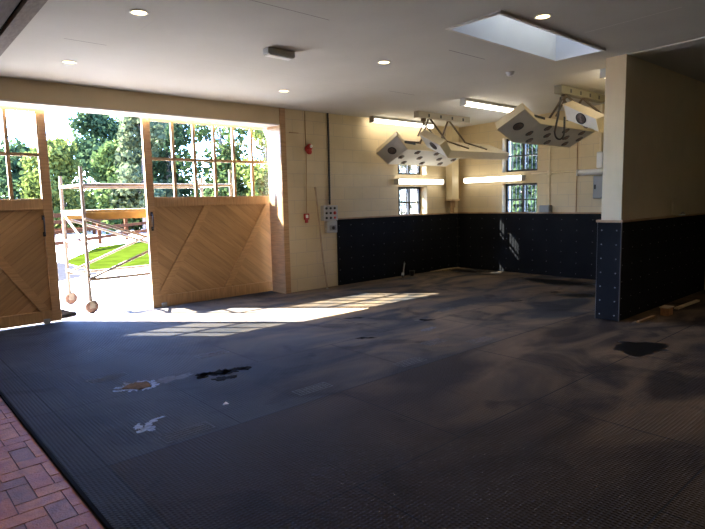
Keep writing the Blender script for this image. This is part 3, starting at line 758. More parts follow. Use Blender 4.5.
dl = None
DLS = [(1.93, 4.776, 'recessed downlight nearest the top left of the ceiling'), (1.893, 6.674, 'recessed downlight close to the left door header'),
       (4.697, 6.657, 'recessed downlight over the right barn door end'), (4.788, 4.752, 'recessed downlight in mid ceiling between vent box and skylight'),
       (4.879, 2.785, 'recessed downlight directly beside the skylight')]
DLS += [(1.91, 2.78, 'added unseen downlight above the camera side of the mats'), (1.91, 0.90, 'added unseen downlight behind the camera'), (4.85, 0.90, 'added unseen downlight out of view to the right'), (-0.90, 3.0, 'added unseen downlight over the brick passage on the left'), (7.7, 0.90, 'added unseen downlight far to the right')]  # unseen lamps, added for warm light on bricks, foreground and partition
for x, y, lab in DLS:
    z = zc(y)+(0.02 if x < 0 else 0)
    root = empty('downlight', (x, y, z)); tag(root, lab, 'light', 'recessed downlights')
    mb = MB(); mb.lathe((x, y, z-0.001), (0, 0, -1), [(0.062, 0.0), (0.078, 0.0), (0.078, 0.004), (0.062, 0.006), (0.060, 0.0)], 28)
    part(mb, 'bezel', M['white_plastic'], root)
    mb = MB(); mb.lathe((x, y, z-0.002), (0, 0, -1), [(0.0, 0.002), (0.060, 0.002)], 28)
    part(mb, 'lamp', M['down'], root)
    li = bpy.data.lights.new('downlight_beam', 'SPOT'); li.energy = 36 if x < 0 else 22; li.color = (1.0, 0.78, 0.5); li.spot_size = math.radians(110); li.spot_blend = 0.8; li.shadow_soft_size = 0.05
    lo = bpy.data.objects.new('downlight_beam', li); lo.location = (x, y, z-0.012); COL.objects.link(lo)

# emergency bulkhead and detector on the ceiling
root = empty('emergency_light', (3.51, 5.04, zc(5.04))); tag(root, 'grey emergency light box on the ceiling above the doors', 'light')
z = zc(5.04)
part(MB().box(3.34, 3.68, 4.985, 5.095, z-0.065, z-0.001, bev=0.01), 'casing', M['grey_plastic'], root)
part(MB().box(3.36, 3.66, 4.995, 5.085, z-0.078, z-0.060, bev=0.006), 'lens', M['white_plastic'], root)
root = empty('smoke_detector', (6.527, 4.181, zc(4.18))); tag(root, 'small white round detector on the ceiling between skylight and heater', 'smoke detector')
z = zc(4.181)
mb = MB(); mb.lathe((6.527, 4.181, z), (0, 0, -1), [(0.0, 0), (0.055, 0.0), (0.055, 0.012), (0.048, 0.018), (0.0, 0.018)], 24); part(mb, 'base', M['white_plastic'], root)
mb = MB(); mb.lathe((6.527, 4.181, z-0.018), (0, 0, -1), [(0.044, 0), (0.044, 0.018), (0.03, 0.032), (0.0, 0.036)], 24); part(mb, 'sensor', M['white_plastic'], root)

# ---------------------------------------------------------------- fittings on the long wall
def wx(x): return x
# fire alarm sounder
x, z = 5.935, 2.45
root = empty('fire_alarm', (x, YA, z)); tag(root, 'round red fire alarm sounder high on the block wall', 'fire alarm')
mb = MB(); mb.lathe((x, YA, z), (0, -1, 0), [(0.0, 0), (0.062, 0), (0.062, 0.03), (0.055, 0.036), (0, 0.036)], 24); part(mb, 'base', M['red'], root)
mb = MB(); mb.lathe((x+0.01, YA-0.036, z+0.03), (0, -1, 0), [(0.055, 0), (0.055, 0.03), (0.04, 0.05), (0.0, 0.052)], 24); mb.lathe((x-0.005, YA-0.03, z-0.05), (0, -1, 0.0), [(0.042, 0), (0.045, 0.045), (0.03, 0.055), (0.0, 0.05)], 20)
part(mb, 'horn', M['red'], root)
mb = MB(); mb.lathe((x+0.015, YA-0.086, z+0.04), (0, -1, 0), [(0.03, 0), (0.024, 0.01), (0.0, 0.012)], 16); h = part(mb, 'beacon_lens', M['white_plastic'], root)
# call point
x, z = 5.85, 1.27
root = empty('fire_call_point', (x, YA, z)); tag(root, 'red break glass call point below the fire alarm', 'call point')
part(MB().box(x-0.048, x+0.048, YA-0.045, YA-0.001, z-0.03, z+0.075, bev=0.008), 'box', M['red'], root)
part(MB().box(x-0.032, x+0.022, YA-0.049, YA-0.044, z+0.0, z+0.055, bev=0.003), 'glass_window', M['white_plastic'], root)
part(MB().box(x-0.02, x+0.03, YA-0.035, YA-0.001, z-0.085, z-0.03, bev=0.006), 'test_flap', M['red'], root)
# thin alarm wire
mb = MB(); mb.tube([(5.895, YA-0.006, 3.085), (5.895, YA-0.006, 2.52)], 0.006, 6); mb.tube([(5.90, YA-0.006, 2.40), (5.87, YA-0.006, 1.35)], 0.006, 6)
tag(mb.build('alarm_wire', M['cap_wood'], org=None), 'thin brown wire joining fire alarm and red call point', 'wire')
# control panel + isolator
root = empty('control_panel', (6.33, YA, 1.20)); tag(root, 'grey control box with dark push buttons on the block wall', 'control panel')
part(MB().box(6.175, 6.505, YA-0.10, YA-0.001, 1.205, 1.475, bev=0.012), 'casing', M['grey_plastic'], root)
for i in range(3):
    for j in range(3):
        bx_, bz_ = 6.235+i*0.095, 1.425-j*0.085
        rr = 0.026 if (i, j) == (2, 1) else 0.018
        mb = MB(); mb.lathe((bx_, YA-0.099, bz_), (0, -1, 0), [(rr+0.004, 0), (rr+0.004, 0.006), (rr, 0.008), (rr, 0.02), (0, 0.022)], 14)
        b = part(mb, 'push_button', M['red'] if (i, j) == (2, 2) or (i == 2 and j == 1) else M['black_plastic'], root)
root = empty('switch_box', (6.38, YA, 0.98)); tag(root, 'small grey isolator with dark window just under the control box', 'switch')
part(MB().box(6.255, 6.495, YA-0.085, YA-0.001, 0.985, 1.195, bev=0.012), 'casing', M['grey_plastic'], root)
part(MB().box(6.31, 6.465, YA-0.095, YA-0.083, 1.03, 1.12, bev=0.004), 'window', M['mid_grey'], root)
mb = MB(); mb.lathe((6.39, YA-0.094, 1.075), (0, -1, 0), [(0.03, 0), (0.03, 0.02), (0, 0.022)], 14); part(mb, 'rotary_knob', M['black_plastic'], root)
# black corrugated conduit to the ceiling
mb = MB(); pts = [(6.39, YA-0.02, 3.085), (6.395, YA-0.02, 2.6), (6.385, YA-0.022, 2.0), (6.375, YA-0.03, 1.49)]
mb.tube(pts, 0.016, 8)
for k in range(36):
    t = k/36*3; i = int(t); p = Vector(pts[i]).lerp(Vector(pts[i+1]), t-i); mb.lathe(p, (0, 0, 1), [(0.016, -0.008), (0.021, 0), (0.016, 0.008)], 8)
tag(mb.build('cable_conduit', M['black_plastic']), 'black corrugated conduit running from control box to ceiling', 'conduit')
# broom handle leaning on the wall
root = empty('broom_handle', (6.25, 7.62, 0)); tag(root, 'bare wooden broom handle leaning on the wall below the red call point', 'broom handle')
mb = MB(); mb.tube([(6.06, YA-0.028, 1.78), (6.13, 7.67, 0.5), (6.17, 7.63, 0.012)], [0.014, 0.015, 0.015], 10); part(mb, 'shaft', M['broom_wood'], root)
mb = MB(); mb.tube([(6.058, YA-0.026, 1.80), (6.061, YA-0.028, 1.74)], 0.018, 10); part(mb, 'grip', M['broom_wood'], root)
mb = MB(); mb.tube([(6.17, 7.63, 0.02), (6.171, 7.629, 0.0005)], 0.018, 10); part(mb, 'ferrule', M['grey_metal'], root)
# small bracket in the wall near the door
tag(MB().box(5.56, 5.74, YA-0.02, YA-0.001, 2.70, 2.712).build('wall_batten', M['cap_wood']), 'short thin strip fixed on the block wall beside the door jamb', 'strip')
# boxed pipe in the corner
root = empty('pipe_boxing', (9.85, 7.66, 1.5)); tag(root, 'cream boxed-in pipe standing in the corner above the black dado', 'pipe boxing')
part(MB().box(9.68, 9.91, 7.60, YA-0.001, 1.53, zc(7.6)-0.002, bev=0.006), 'casing', M['cream_plastic'], root)
part(MB().box(9.66, 9.93, 7.58, YA-0.001, 1.50, 1.53), 'lower_lip', M['pale_wood'], root)
mb = MB(); mb.tube([(9.76, 7.66, 1.53), (9.76, 7.66, 1.245)], 0.045, 12); mb.tube([(9.86, 7.68, 1.53), (9.86, 7.68, 1.36), (9.86, 7.77, 1.34)], 0.02, 8); part(mb, 'waste_pipe', M['cap_wood'], root)

# ---------------------------------------------------------------- fittings on the end wall
root = empty('junction_box', (XB, 5.6, DZ)); tag(root, 'grey junction box sitting on the dado beside the lower window', 'junction box')
part(MB().box(XB-0.11, XB-0.002, 5.50, 5.72, DZ+0.019, DZ+0.155, bev=0.01), 'box', M['mid_grey'], root)
part(MB().box(XB-0.118, XB-0.109, 5.51, 5.71, DZ+0.03, DZ+0.145, bev=0.004), 'lid', M['mid_grey'], root)
mb = MB(); mb.tube([(XB-0.018, 5.95, 2.0), (XB-0.018, 4.75, 1.995)], 0.014, 8)
tag(mb.build('cable_conduit', M['cream_plastic']), 'horizontal cream conduit on the end wall between window and cabinet', 'conduit', None)
mb = MB(); mb.tube([(XB-0.018, 5.565, 1.98), (XB-0.018, 5.565, DZ+0.16)], 0.012, 8); mb.tube([(XB-0.018, 5.565, 2.02), (XB-0.018, 5.565, 3.10)], 0.012, 8); mb.box(XB-0.045, XB-0.002, 5.53, 5.60, 1.96, 2.04, bev=0.006)
tag(mb.build('cable_conduit', M['cream_plastic']), 'upright cream conduit dropping to the grey junction box', 'conduit')
mb = MB(); mb.tube([(XB-0.012, 5.02, 3.12), (XB-0.012, 5.02, DZ+0.02)], 0.008, 6)
tag(mb.build('alarm_wire', M['cap_wood']), 'thin dark wire running full height on the end wall by the unlit batten', 'wire')
root = empty('wall_cabinet', (XB, 4.5, 1.5)); tag(root, 'grey wall cabinet half hidden behind the partition end', 'cabinet')
part(MB().box(XB-0.12, XB-0.001, 4.25, 4.66, 1.49, 1.90, bev=0.008), 'body', M['mid_grey'], root)
part(MB().box(XB-0.133, XB-0.12, 4.26, 4.65, 1.50, 1.89, bev=0.004), 'door', M['mid_grey'], root)
part(MB().box(XB-0.142, XB-0.133, 4.60, 4.63, 1.66, 1.74, bev=0.003), 'latch', M['black_metal'], root)
root = empty('pipe', (XB-0.06, 4.56, 2.02)); tag(root, 'short white upright pipe above the grey wall cabinet', 'pipe')
mb = MB(); mb.box(XB-0.11, XB-0.002, 4.50, 4.62, 2.03, 2.32, bev=0.02); part(mb, 'sleeve', M['white_plastic'], root)
mb = MB(); mb.tube([(XB-0.05, 4.56, 2.32), (XB-0.05, 4.56, 3.15)], 0.03, 10); part(mb, 'feed_pipe', M['cream_plastic'], root)

# ---------------------------------------------------------------- things lying on the floor
def blob(cx, cy, rx, ry, ang, seed, z0=0.0005, z1=0.003, n=36, rough=0.45):
    rnd = random.Random(seed); ph = [rnd.uniform(0, 6.28) for _ in range(6)]; pts = []
    for k in range(n):
        t = 2*PI*k/n
        r = 1+rough*(0.45*math.sin(2*t+ph[0])+0.3*math.sin(3*t+ph[1])+0.3*math.sin(5*t+ph[2])+0.25*math.sin(8*t+ph[3])+0.2*math.sin(13*t+ph[4]))
        x, y = rx*r*math.cos(t), ry*r*math.sin(t)
        pts.append((cx+x*math.cos(ang)-y*math.sin(ang), cy+x*math.sin(ang)+y*math.cos(ang)))
    return MB().prism(pts, z0, z1)
A45 = -0.73
def patch(name, mb, m, label, cat, group=None): 
    o = mb.build(name, m); return tag(o, label, cat, group)
root = empty('worn_hole', (1.71, 4.73, 0)); tag(root, 'brown worn hole in the matting ringed by chalky white scrapings', 'hole')
part(blob(1.70, 4.74, 0.095, 0.105, A45, 3, 0.0005, 0.006, rough=0.3), 'brown_centre', M['dust_brown'], root)
mb = MB()
for k in range(44):
    t = 2*PI*k/44+random.uniform(-.15, .15); r = random.uniform(0.09, 0.17) if math.cos(t) < 0.2 else random.uniform(0.10, 0.15)
    b = blob(1.70+r*1.15*math.cos(t), 4.74+r*0.9*math.sin(t), random.uniform(.008, .032), random.uniform(.007, .022), random.uniform(0, 3), 50+k, 0.0003, 0.002, 14, 0.6)
    mb.add(b.v, b.f)
part(mb, 'white_scrapings', M['blue_white'], root)
patch('white_stain', blob(2.0, 4.72, 0.16, 0.08, A45+.9, 9, 0.0003, 0.0012, rough=0.5), M['plate'], 'faint pale smear on the matting right of the brown hole', 'stain')
mb = MB()
for cx, cy, rx, ry, an, sd in [(1.39, 3.77, .055, .045, .2, 21), (1.36, 3.84, .05, .03, 1.0, 22), (1.43, 3.83, .035, .025, .4, 23), (1.47, 3.87, .05, .018, .3, 24), (1.53, 3.90, .045, .014, .1, 25), (1.41, 3.74, .03, .03, .1, 26)]:
    b = blob(cx, cy, rx, ry, an, sd, 0.0004, 0.002, 24, 0.6); mb.add(b.v, b.f)
patch('white_stain', mb, M['blue_white'], 'chalky white splash on the matting nearest the brick strip', 'stain')
mb = MB()
for k in (0, 1, 2, 4, 5, 6, 8, 9, 10):
    t = k/10; b = blob(2.22+0.42*t, 4.60-0.09*t+0.015*math.sin(9*t), (.055+.02*math.sin(5*t)), .06, 0.9*k, 70+k, 0.0004, 0.004, 16, 0.7); mb.add(b.v, b.f)
b = blob(2.34, 4.39, .09, .055, -.5, 91, 0.0004, 0.004, 20, 0.6); mb.add(b.v, b.f)
patch('worn_hole', mb, M['hole_black'], 'dark ragged holes in the matting below the long sunlit patch', 'hole')
patch('paper_scrap', MB().add([(2.0, 3.80, .001), (2.045, 3.785, .001), (2.035, 3.82, .010), (2.0, 3.80, .004), (2.045, 3.785, .004), (2.035, 3.82, .013)], [(0, 1, 2), (5, 4, 3), (0, 3, 4, 1), (1, 4, 5, 2), (2, 5, 3, 0)]), M['paper'], 'tiny white scrap on the matting below the dark ragged holes', 'scrap')
# rubbed-through spots and wet marks, with one painted corner shadow
SP = [(5.385, 4.653, .09, .05, 'small pale and dark scuff in mid floor right of the sunlit patch'), (4.847, 5.426, .10, .035, 'dark scuff just beyond the edge of the sunlit patch'),
      (4.20, 4.538, .09, .04, 'faint dark scuff on open floor below the sunlit patch'), (6.70, 6.02, .10, .04, 'dark scuff at the far tip of the sunlit patch'),
      (7.29, 4.54, .10, .03, 'thin dark scuff in front of the first wash bay'), (8.40, 4.50, .09, .04, 'dark scuff near the wet patch in the bay')]
for i, (x, y, a, b_, lab) in enumerate(SP):
    patch('floor_scuff', blob(x, y, a, b_, A45+.2, 130+i, 0.0003, 0.0015, 24, 0.6), M['hole_black'], lab, 'scuff', 'dark scuffs on the matting')
patch('floor_scuff', blob(5.33, 4.70, .09, .02, A45, 171, 0.0003, 0.0012, 20, 0.5), M['plate'], 'pale streak touching the mid floor scuff', 'scuff')
patch('pale_scuff', blob(5.02, 4.30, .13, .06, .2, 172, 0.0003, 0.0012, 20, 0.4), M['plate'], 'pale worn oblong in mid floor below the bay', 'scuff')
patch('wet_or_shadow_patch', blob(5.84, 2.20, .27, .24, A45+.2, 201, 0.0004, 0.0015, 44, 0.38), M['wet'], 'black wet patch on the floor in front of the partition', 'wet patch')
patch('wet_or_shadow_patch', blob(9.42, 5.05, .26, .66, .15, 203, 0.0004, 0.0015, 44, 0.35), M['wet'], 'black wet patch along the end wall under the junction box', 'wet patch')
patch('wet_or_shadow_patch', blob(8.38, 4.02, .18, .38, .2, 204, 0.0004, 0.0015, 44, 0.35), M['wet'], 'black wet patch behind the partition end', 'wet patch')
patch('wet_or_shadow_patch', blob(9.62, 7.25, .18, .36, -.2, 205, 0.0004, 0.0015, 44, 0.3), M['wet'], 'black patch painted as shadow in the far corner beside tan sawdust', 'wet patch')  # black patch stands in for the shadow by the sawdust
mb = MB(); n = 20
for k in range(n):
    t = k/(n-1); x = 9.15+0.85*t; y = 7.70-0.10*math.sin(t*5)*0.4-0.06*t
    b = blob(x, y, .07, .035, 0.2*k, 300+k, 0.0003, 0.012+0.012*math.sin(PI*t), 14, .3); mb.add(b.v, b.f)
tag(mb.build('sawdust', M['tan_dust']), 'tan sawdust drift along the foot of the dado in the far corner', 'sawdust', kind='stuff')
# little pot and brush by the dado
root = empty('plastic_pot', (8.40, 7.62, 0)); tag(root, 'small black pot on the floor against the long dado', 'pot')
mb = MB(); mb.lathe((8.40, 7.62, 0.0005), (0, 0, 1), [(0.0, 0), (0.045, 0), (0.055, 0.09), (0.060, 0.095), (0.058, 0.10), (0.05, 0.095), (0.042, 0.01), (0, 0.01)], 20); part(mb, 'body', M['black_plastic'], root)
mb = MB(); mb.lathe((8.40, 7.62, 0.088), (0, 0, 1), [(0.057, 0), (0.062, 0.004), (0.062, 0.012), (0.056, 0.014)], 20); part(mb, 'rim', M['black_plastic'], root)
root = empty('hand_brush', (8.18, 7.66, 0)); tag(root, 'grey handled brush leaning against the dado beside the black pot', 'brush')
mb = MB(); mb.tube([(8.13, 7.62, 0.06), (8.30, 7.735, 0.26)], [0.010, 0.014], 10); part(mb, 'handle', M['mid_grey'], root)
mb = MB(); mb.bar((8.05, 7.56, 0.045), (8.15, 7.64, 0.075), 0.05, 0.03); part(mb, 'head', M['mid_grey'], root)
mb = MB()
for k in range(14): 
    t = k/13; mb.bar((8.05+.1*t, 7.56+.08*t, 0.038+.025*t), (8.05+.1*t, 7.55+.08*t, 0.0008), 0.012, 0.012)
part(mb, 'bristles', M['black_plastic'], root)
# wooden odds and ends along the foot of the partition
root = empty('wooden_block', (7.68, 2.58, 0)); tag(root, 'small orange-brown block on the floor at the foot of the partition', 'block')
part(MB().box(7.60, 7.76, 2.53, 2.63, 0.0005, 0.10, bev=0.008), 'body', M['copper_tag'], root)
part(MB().box(7.59, 7.77, 2.52, 2.64, 0.10, 0.112, bev=0.003), 'lid', M['pale_wood'], root)
mb = MB(); mb.bar((8.15, 2.62, 0.013), (8.95, 2.60, 0.013), 0.05, 0.024)
tag(mb.build('timber_batten', M['pale_wood']), 'pale timber batten lying beyond the orange-brown block', 'batten')
mb = MB(); mb.bar((6.98, 2.66, 0.011), (7.45, 2.65, 0.011), 0.04, 0.020)
tag(mb.build('timber_batten', M['cap_wood']), 'short brown batten lying just before the orange-brown block', 'batten')
# small metal hook on the partition dado top
root = empty('wall_hook', (8.85, PY0-0.03, DZ+0.01)); tag(root, 'small bright metal catch on top of the partition dado', 'hook')
mb = MB(); mb.box(8.78, 8.95, PY0-0.065, PY0-0.03, DZ+0.012, DZ+0.03, bev=0.004); part(mb, 'plate', M['white_plastic'], root)
mb = MB(); mb.tube([(8.80, PY0-0.05, DZ+0.03), (8.84, PY0-0.06, DZ+0.055), (8.90, PY0-0.06, DZ+0.05), (8.93, PY0-0.05, DZ+0.03)], 0.007, 8); part(mb, 'hook', M['grey_metal'], root)

# ---------------------------------------------------------------- outside
YG = YA2+0.20
struct(MB().box(-60, 120, YG, 90, -0.3, -0.012).build('ground', M['sand']))
struct(MB().prism([(-12, YG), (XB2+0.2, YG), (XB2+0.2, 12.6), (5.2, 12.9), (4.2, 12.9), (4.0, 13.4), (-12, 12.0)], -0.2, -0.006).build('ground_yard', M['concrete']))
struct(MB().box(XB2, 120, -40, YG, -0.3, -0.012).build('ground_side', M['sand']))
tag(struct(MB().prism([(4.25, 13.75), (5.6, 14.3), (9.0, 15.6), (20, 20), (22, 30), (12, 25.5), (9.7, 24.2), (7.0, 22.6), (4.3, 17.2)], -0.1, 0.0).build('ground_lawn', M['grass'])))
struct(MB().prism([(2.2, 12.3), (4.0, 13.4), (4.2, 13.75), (4.25, 17.2), (3.4, 17.2), (1.0, 13.0)], -0.1, -0.004).build('ground_path', M['path']))

# scaffold tower
SX0, SX1, SY0, SY1 = 2.47, 4.86, 8.57, 9.63
root = empty('scaffold_tower', ((SX0+SX1)/2, (SY0+SY1)/2, 0)); tag(root, 'pale steel mobile scaffold tower with yellow platform standing outside the doors', 'scaffold')
for x in (SX0, SX1):
    for y in (SY0, SY1):
        mb = MB(); mb.tube([(x, y, 0.20), (x, y, 2.12 if y == SY0 else 2.03)], 0.0245, 10)
        for z in (0.55, 1.02, 1.48, 1.86): mb.tube([(x, y, z-0.03), (x, y, z+0.03)], 0.031, 10)
        part(mb, 'upright', M['galv'], root)
        ca = MB(); ca.tube([(x, y, 0.17), (x, y, 0.30)], 0.03, 10); ca.box(x-0.04, x+0.04, y-0.05, y+0.05, 0.155, 0.175)
        for s in (-1, 1): ca.box(x-0.02, x+0.05, y+s*0.042-0.004, y+s*0.042+0.004, 0.07, 0.16)
        ca.bar((x+0.03, y, 0.18), (x+0.11, y-0.03, 0.165), 0.05, 0.008)
        fork = part(ca, 'castor', M['galv'], root)
        wm = MB(); wm.lathe((x+0.015, y-0.03, 0.09), (0, 1, 0), [(0.0, 0), (0.03, 0), (0.035, 0.008), (0.06, 0.01), (0.09, 0.004), (0.096, 0.02), (0.096, 0.04), (0.09, 0.056), (0.06, 0.05), (0.035, 0.052), (0.03, 0.06), (0, 0.06)], 24)
        w = part(wm, 'wheel', M['rust_wheel'], fork); w['label'] = 'rusty orange castor wheel'
    for z in (0.55, 1.02, 1.44, 1.86):
        part(MB().tube([(x, SY0, z), (x, SY1, z)], 0.022, 8), 'end_rung', M['galv'], root)
    part(MB().tube([(x, SY0+0.02, 1.02), (x, SY1-0.02, 1.44)], 0.018, 8), 'end_brace', M['galv'], root)
for y in (SY0-0.03, SY1+0.03):
    for z in (1.86, 0.49):
        part(MB().tube([(SX0, y, z), (SX1, y, z)], 0.022, 8), 'guard_rail', M['galv'], root)
    part(MB().tube([(SX0, y, 0.50), (SX1, y, 1.42)], 0.02, 8), 'diagonal_brace', M['galv'], root)
    part(MB().tube([(SX0, y, 1.38), (SX1, y, 0.52)], 0.02, 8), 'diagonal_brace', M['galv'], root)
for k in range(4):
    y0 = SY0+0.05+k*0.245; part(MB().box(SX0-0.02, SX1+0.02, y0, y0+0.235, 1.465, 1.50, bev=0.004), 'platform_board', M['yellow_board'], root)
part(MB().box(SX0, SX1, SY0+0.012, SY0+0.04, 1.36, 1.462), 'platform_edge', M['yellow_board'], root)
part(MB().box(SX0, SX1, SY1-0.04, SY1-0.012, 1.36, 1.462), 'platform_edge', M['yellow_board'], root)

# trainer poking out from behind the left door
def shoe(ox, oy, ang):
    root = empty('shoe', (ox, oy, 0)); tag(root, 'dark grey trainer poking out from behind the left barn door', 'shoe')
    ca, sa = math.cos(ang), math.sin(ang)
    # stations along the shoe: (distance, half width, top height)
    S = [(0.0, .028, .085), (.02, .036, .10), (.07, .038, .105), (.12, .040, .095), (.17, .045, .075), (.22, .048, .058), (.26, .043, .047), (.285, .028, .036), (.295, .008, .028)]
    def ring(s, w, h, z0):
        out = []
        for k in range(12):
            t = 2*PI*k/12; yy = w*math.cos(t); zz_ = z0+(h-z0)*(0.5+0.5*math.sin(t)); out.append((ox+s*ca-yy*sa, oy+s*sa+yy*ca, zz_))
        return out
    mb = MB(); vs = []; 
    for s, w, h in S: vs += ring(s, w, h, 0.022)
    fs = [(i*12+k, i*12+(k+1) % 12, (i+1)*12+(k+1) % 12, (i+1)*12+k) for i in range(len(S)-1) for k in range(12)]+[tuple(range(12))[::-1], tuple(range(len(vs)-12, len(vs)))]
    mb.add(vs, fs, 0, True); part(mb, 'upper', M['rubber_shoe'], root)
    L = [(s, w+.006) for s, w, h in S]; poly = [(s, w) for s, w in L]+[(s, -w) for s, w in reversed(L)]
    mb = MB().prism([(ox+s*ca-w*sa, oy+s*sa+w*ca) for s, w in poly], 0.0, 0.028); part(mb, 'sole', M['shoe_sole'], root)
    mb = MB()
    for k in range(5):
        s = .11+.025*k; h = .099-.011*k; a = (ox+s*ca-.025*sa, oy+s*sa+.025*ca, h-.004); b = (ox+s*ca+.025*sa, oy+s*sa-.025*ca, h-.004); m_ = (ox+s*ca, oy+s*sa, h+.004)
        mb.tube([a, m_, b], 0.004, 6)
    part(mb, 'laces', M['lace'], root)
    mb = MB(); mb.lathe((ox+.05*ca, oy+.05*sa, .098), (0, 0, 1), [(.036, 0), (.038, .012), (.032, .016), (.028, .0)], 16); part(mb, 'collar', M['shoe_sole'], root)
shoe(2.02, 8.50, 0.53)

# post and rail fence across the paddock
fa = Vector((2.0, 18.0, 0)); fb = Vector((24.0, 42.5, 0))
root = empty('paddock_fence', tuple((fa+fb)/2)); tag(root, 'red-brown timber post and rail fence beyond the lawn', 'fence')
Lf = (fb-fa).length; nf = 13
for k in range(nf):
    p = fa.lerp(fb, k/(nf-1)); part(MB().box(p.x-.07, p.x+.07, p.y-.07, p.y+.07, -0.1, 1.32, bev=.01), 'post', M['fence'], root)
for z in (0.28, 0.66, 1.02, 1.25):
    part(MB().bar(fa+Vector((0.06, -0.08, z)), fb+Vector((0.06, -0.08, z)), 0.045, 0.13), 'rail', M['fence'], root)
fa = Vector((0.0, 31.0, 0)); fb = Vector((40.0, 39.0, 0))
root = empty('paddock_fence', tuple((fa+fb)/2)); tag(root, 'far timber fence crossing the sand under the trees', 'fence')
for k in range(17):
    p = fa.lerp(fb, k/16); part(MB().box(p.x-.07, p.x+.07, p.y-.07, p.y+.07, -0.1, 1.3), 'post', M['fence'], root)
for z in (0.35, 0.75, 1.15):
    part(MB().bar(fa+Vector((0, -0.08, z)), fb+Vector((0, -0.08, z)), 0.045, 0.13), 'rail', M['fence'], root)

# parked car by the trees, mostly hidden behind the platform
root = empty('car', (14.2, 36.5, 0)); tag(root, 'white car parked far off under the trees, roof showing above the platform', 'car')
def loft(mb, secs, mi=0):
    n = len(secs[0]); vs = [p for s in secs for p in s]
    fs = [(i*n+k, i*n+(k+1) % n, (i+1)*n+(k+1) % n, (i+1)*n+k) for i in range(len(secs)-1) for k in range(n)]+[tuple(range(n))[::-1], tuple(range(len(vs)-n, len(vs)))]
    mb.add(vs, fs, mi, True)
def csec(x, hw, z0, z1, top): return [(x, 36.5-hw, z0), (x, 36.5-hw, z0+(z1-z0)*.6), (x, 36.5-hw*top, z1), (x, 36.5+hw*top, z1), (x, 36.5+hw, z0+(z1-z0)*.6), (x, 36.5+hw, z0)]
mb = MB(); loft(mb, [csec(12.1, .7, .35, .70, .9), csec(12.3, .82, .25, .82, .92), csec(13.3, .86, .22, .95, .93), csec(15.3, .86, .22, 1.0, .93), csec(16.1, .82, .25, .95, .9), csec(16.3, .7, .35, .8, .9)]); part(mb, 'body', M['car_paint'], root)
mb = MB(); loft(mb, [csec(13.2, .74, .93, 1.0, .95), csec(13.9, .72, .93, 1.48, .80), csec(14.8, .72, .95, 1.54, .78), csec(15.6, .72, .95, 1.42, .8), csec(16.1, .74, .93, 1.0, .95)]); cab = part(mb, 'cabin', M['car_paint'], root)
mb = MB()
for s in (-1, 1): mb.add([(13.55, 36.5+s*.735, 1.06), (15.7, 36.5+s*.735, 1.06), (15.4, 36.5+s*.69, 1.34), (14.0, 36.5+s*.69, 1.36)], [(0, 1, 2, 3)])
part(mb, 'side_glass', M['car_glass'], root)
for x in (12.95, 15.5):
    for s in (-1, 1):
        mb = MB(); mb.lathe((x, 36.5+s*.80-.1, .31), (0, 1, 0), [(0, 0), (.22, 0), (.31, .03), (.31, .17), (.22, .2), (0, .2)], 20); part(mb, 'wheel', M['tyre'], root)

# trees: trunk and a crown of many small leaf faces
def tree(x, y, h, rx, label, leafm, n=2200, base=0.25, seed=0, size=0.26, bark='bark', name='tree', gaps=0.0):
    rnd = random.Random(seed); root = empty(name, (x, y, 0)); tag(root, label, 'tree', 'trees outside')
    mb = MB(); lean = rnd.uniform(-.4, .4)
    tp = Vector((x+lean, y, h*0.8)); mb.tube([(x, y, -0.1), (x+lean*.4, y, h*.4), tp], [h*.028+.05, h*.02+.03, .03], 8)
    clumps = []
    nc = 34
    for k in range(nc):
        t = rnd.random(); zz_ = h*(base+(1-base)*t); prof = math.sin(PI*min(1, 0.18+0.78*t))**0.7
        a = rnd.uniform(0, 2*PI); rr = rx*prof*math.sqrt(rnd.random())*0.85
        c = Vector((x+lean*t+rr*math.cos(a), y+rr*math.sin(a), zz_-0.04*h)); cr = rx*rnd.uniform(.28, .46)*(0.6+0.5*prof); clumps.append((c, cr))
        if k < 12:
            s0 = Vector((x+lean*.5*t, y, zz_*.72)); mb.tube([s0, s0.lerp(c, .6)+Vector((0, 0, .1)), c], [.06, .04, .015], 5)
    part(mb, 'trunk', M[bark], root)
    mb = MB(); 
    for k in range(n):
        c, cr = clumps[rnd.randrange(nc)]
        d = Vector((rnd.gauss(0, 1), rnd.gauss(0, 1), rnd.gauss(0, .8))).normalized()*cr*(rnd.random()**0.35)
        p = c+d; s = size*rnd.uniform(.5, 1.25)
        u = Vector((rnd.gauss(0, 1), rnd.gauss(0, 1), rnd.gauss(0, 1))).normalized(); w = u.orthogonal().normalized(); e = u.cross(w)
        a = rnd.uniform(0, 6.28); w2 = w*math.cos(a)+e*math.sin(a); e2 = u.cross(w2)
        mb.add([p-w2*s*.5, p+e2*s*.35, p+w2*s*.5, p-e2*s*.35], [(0, 1, 2, 3)])
    part(mb, 'crown', leafm, root)
    return root
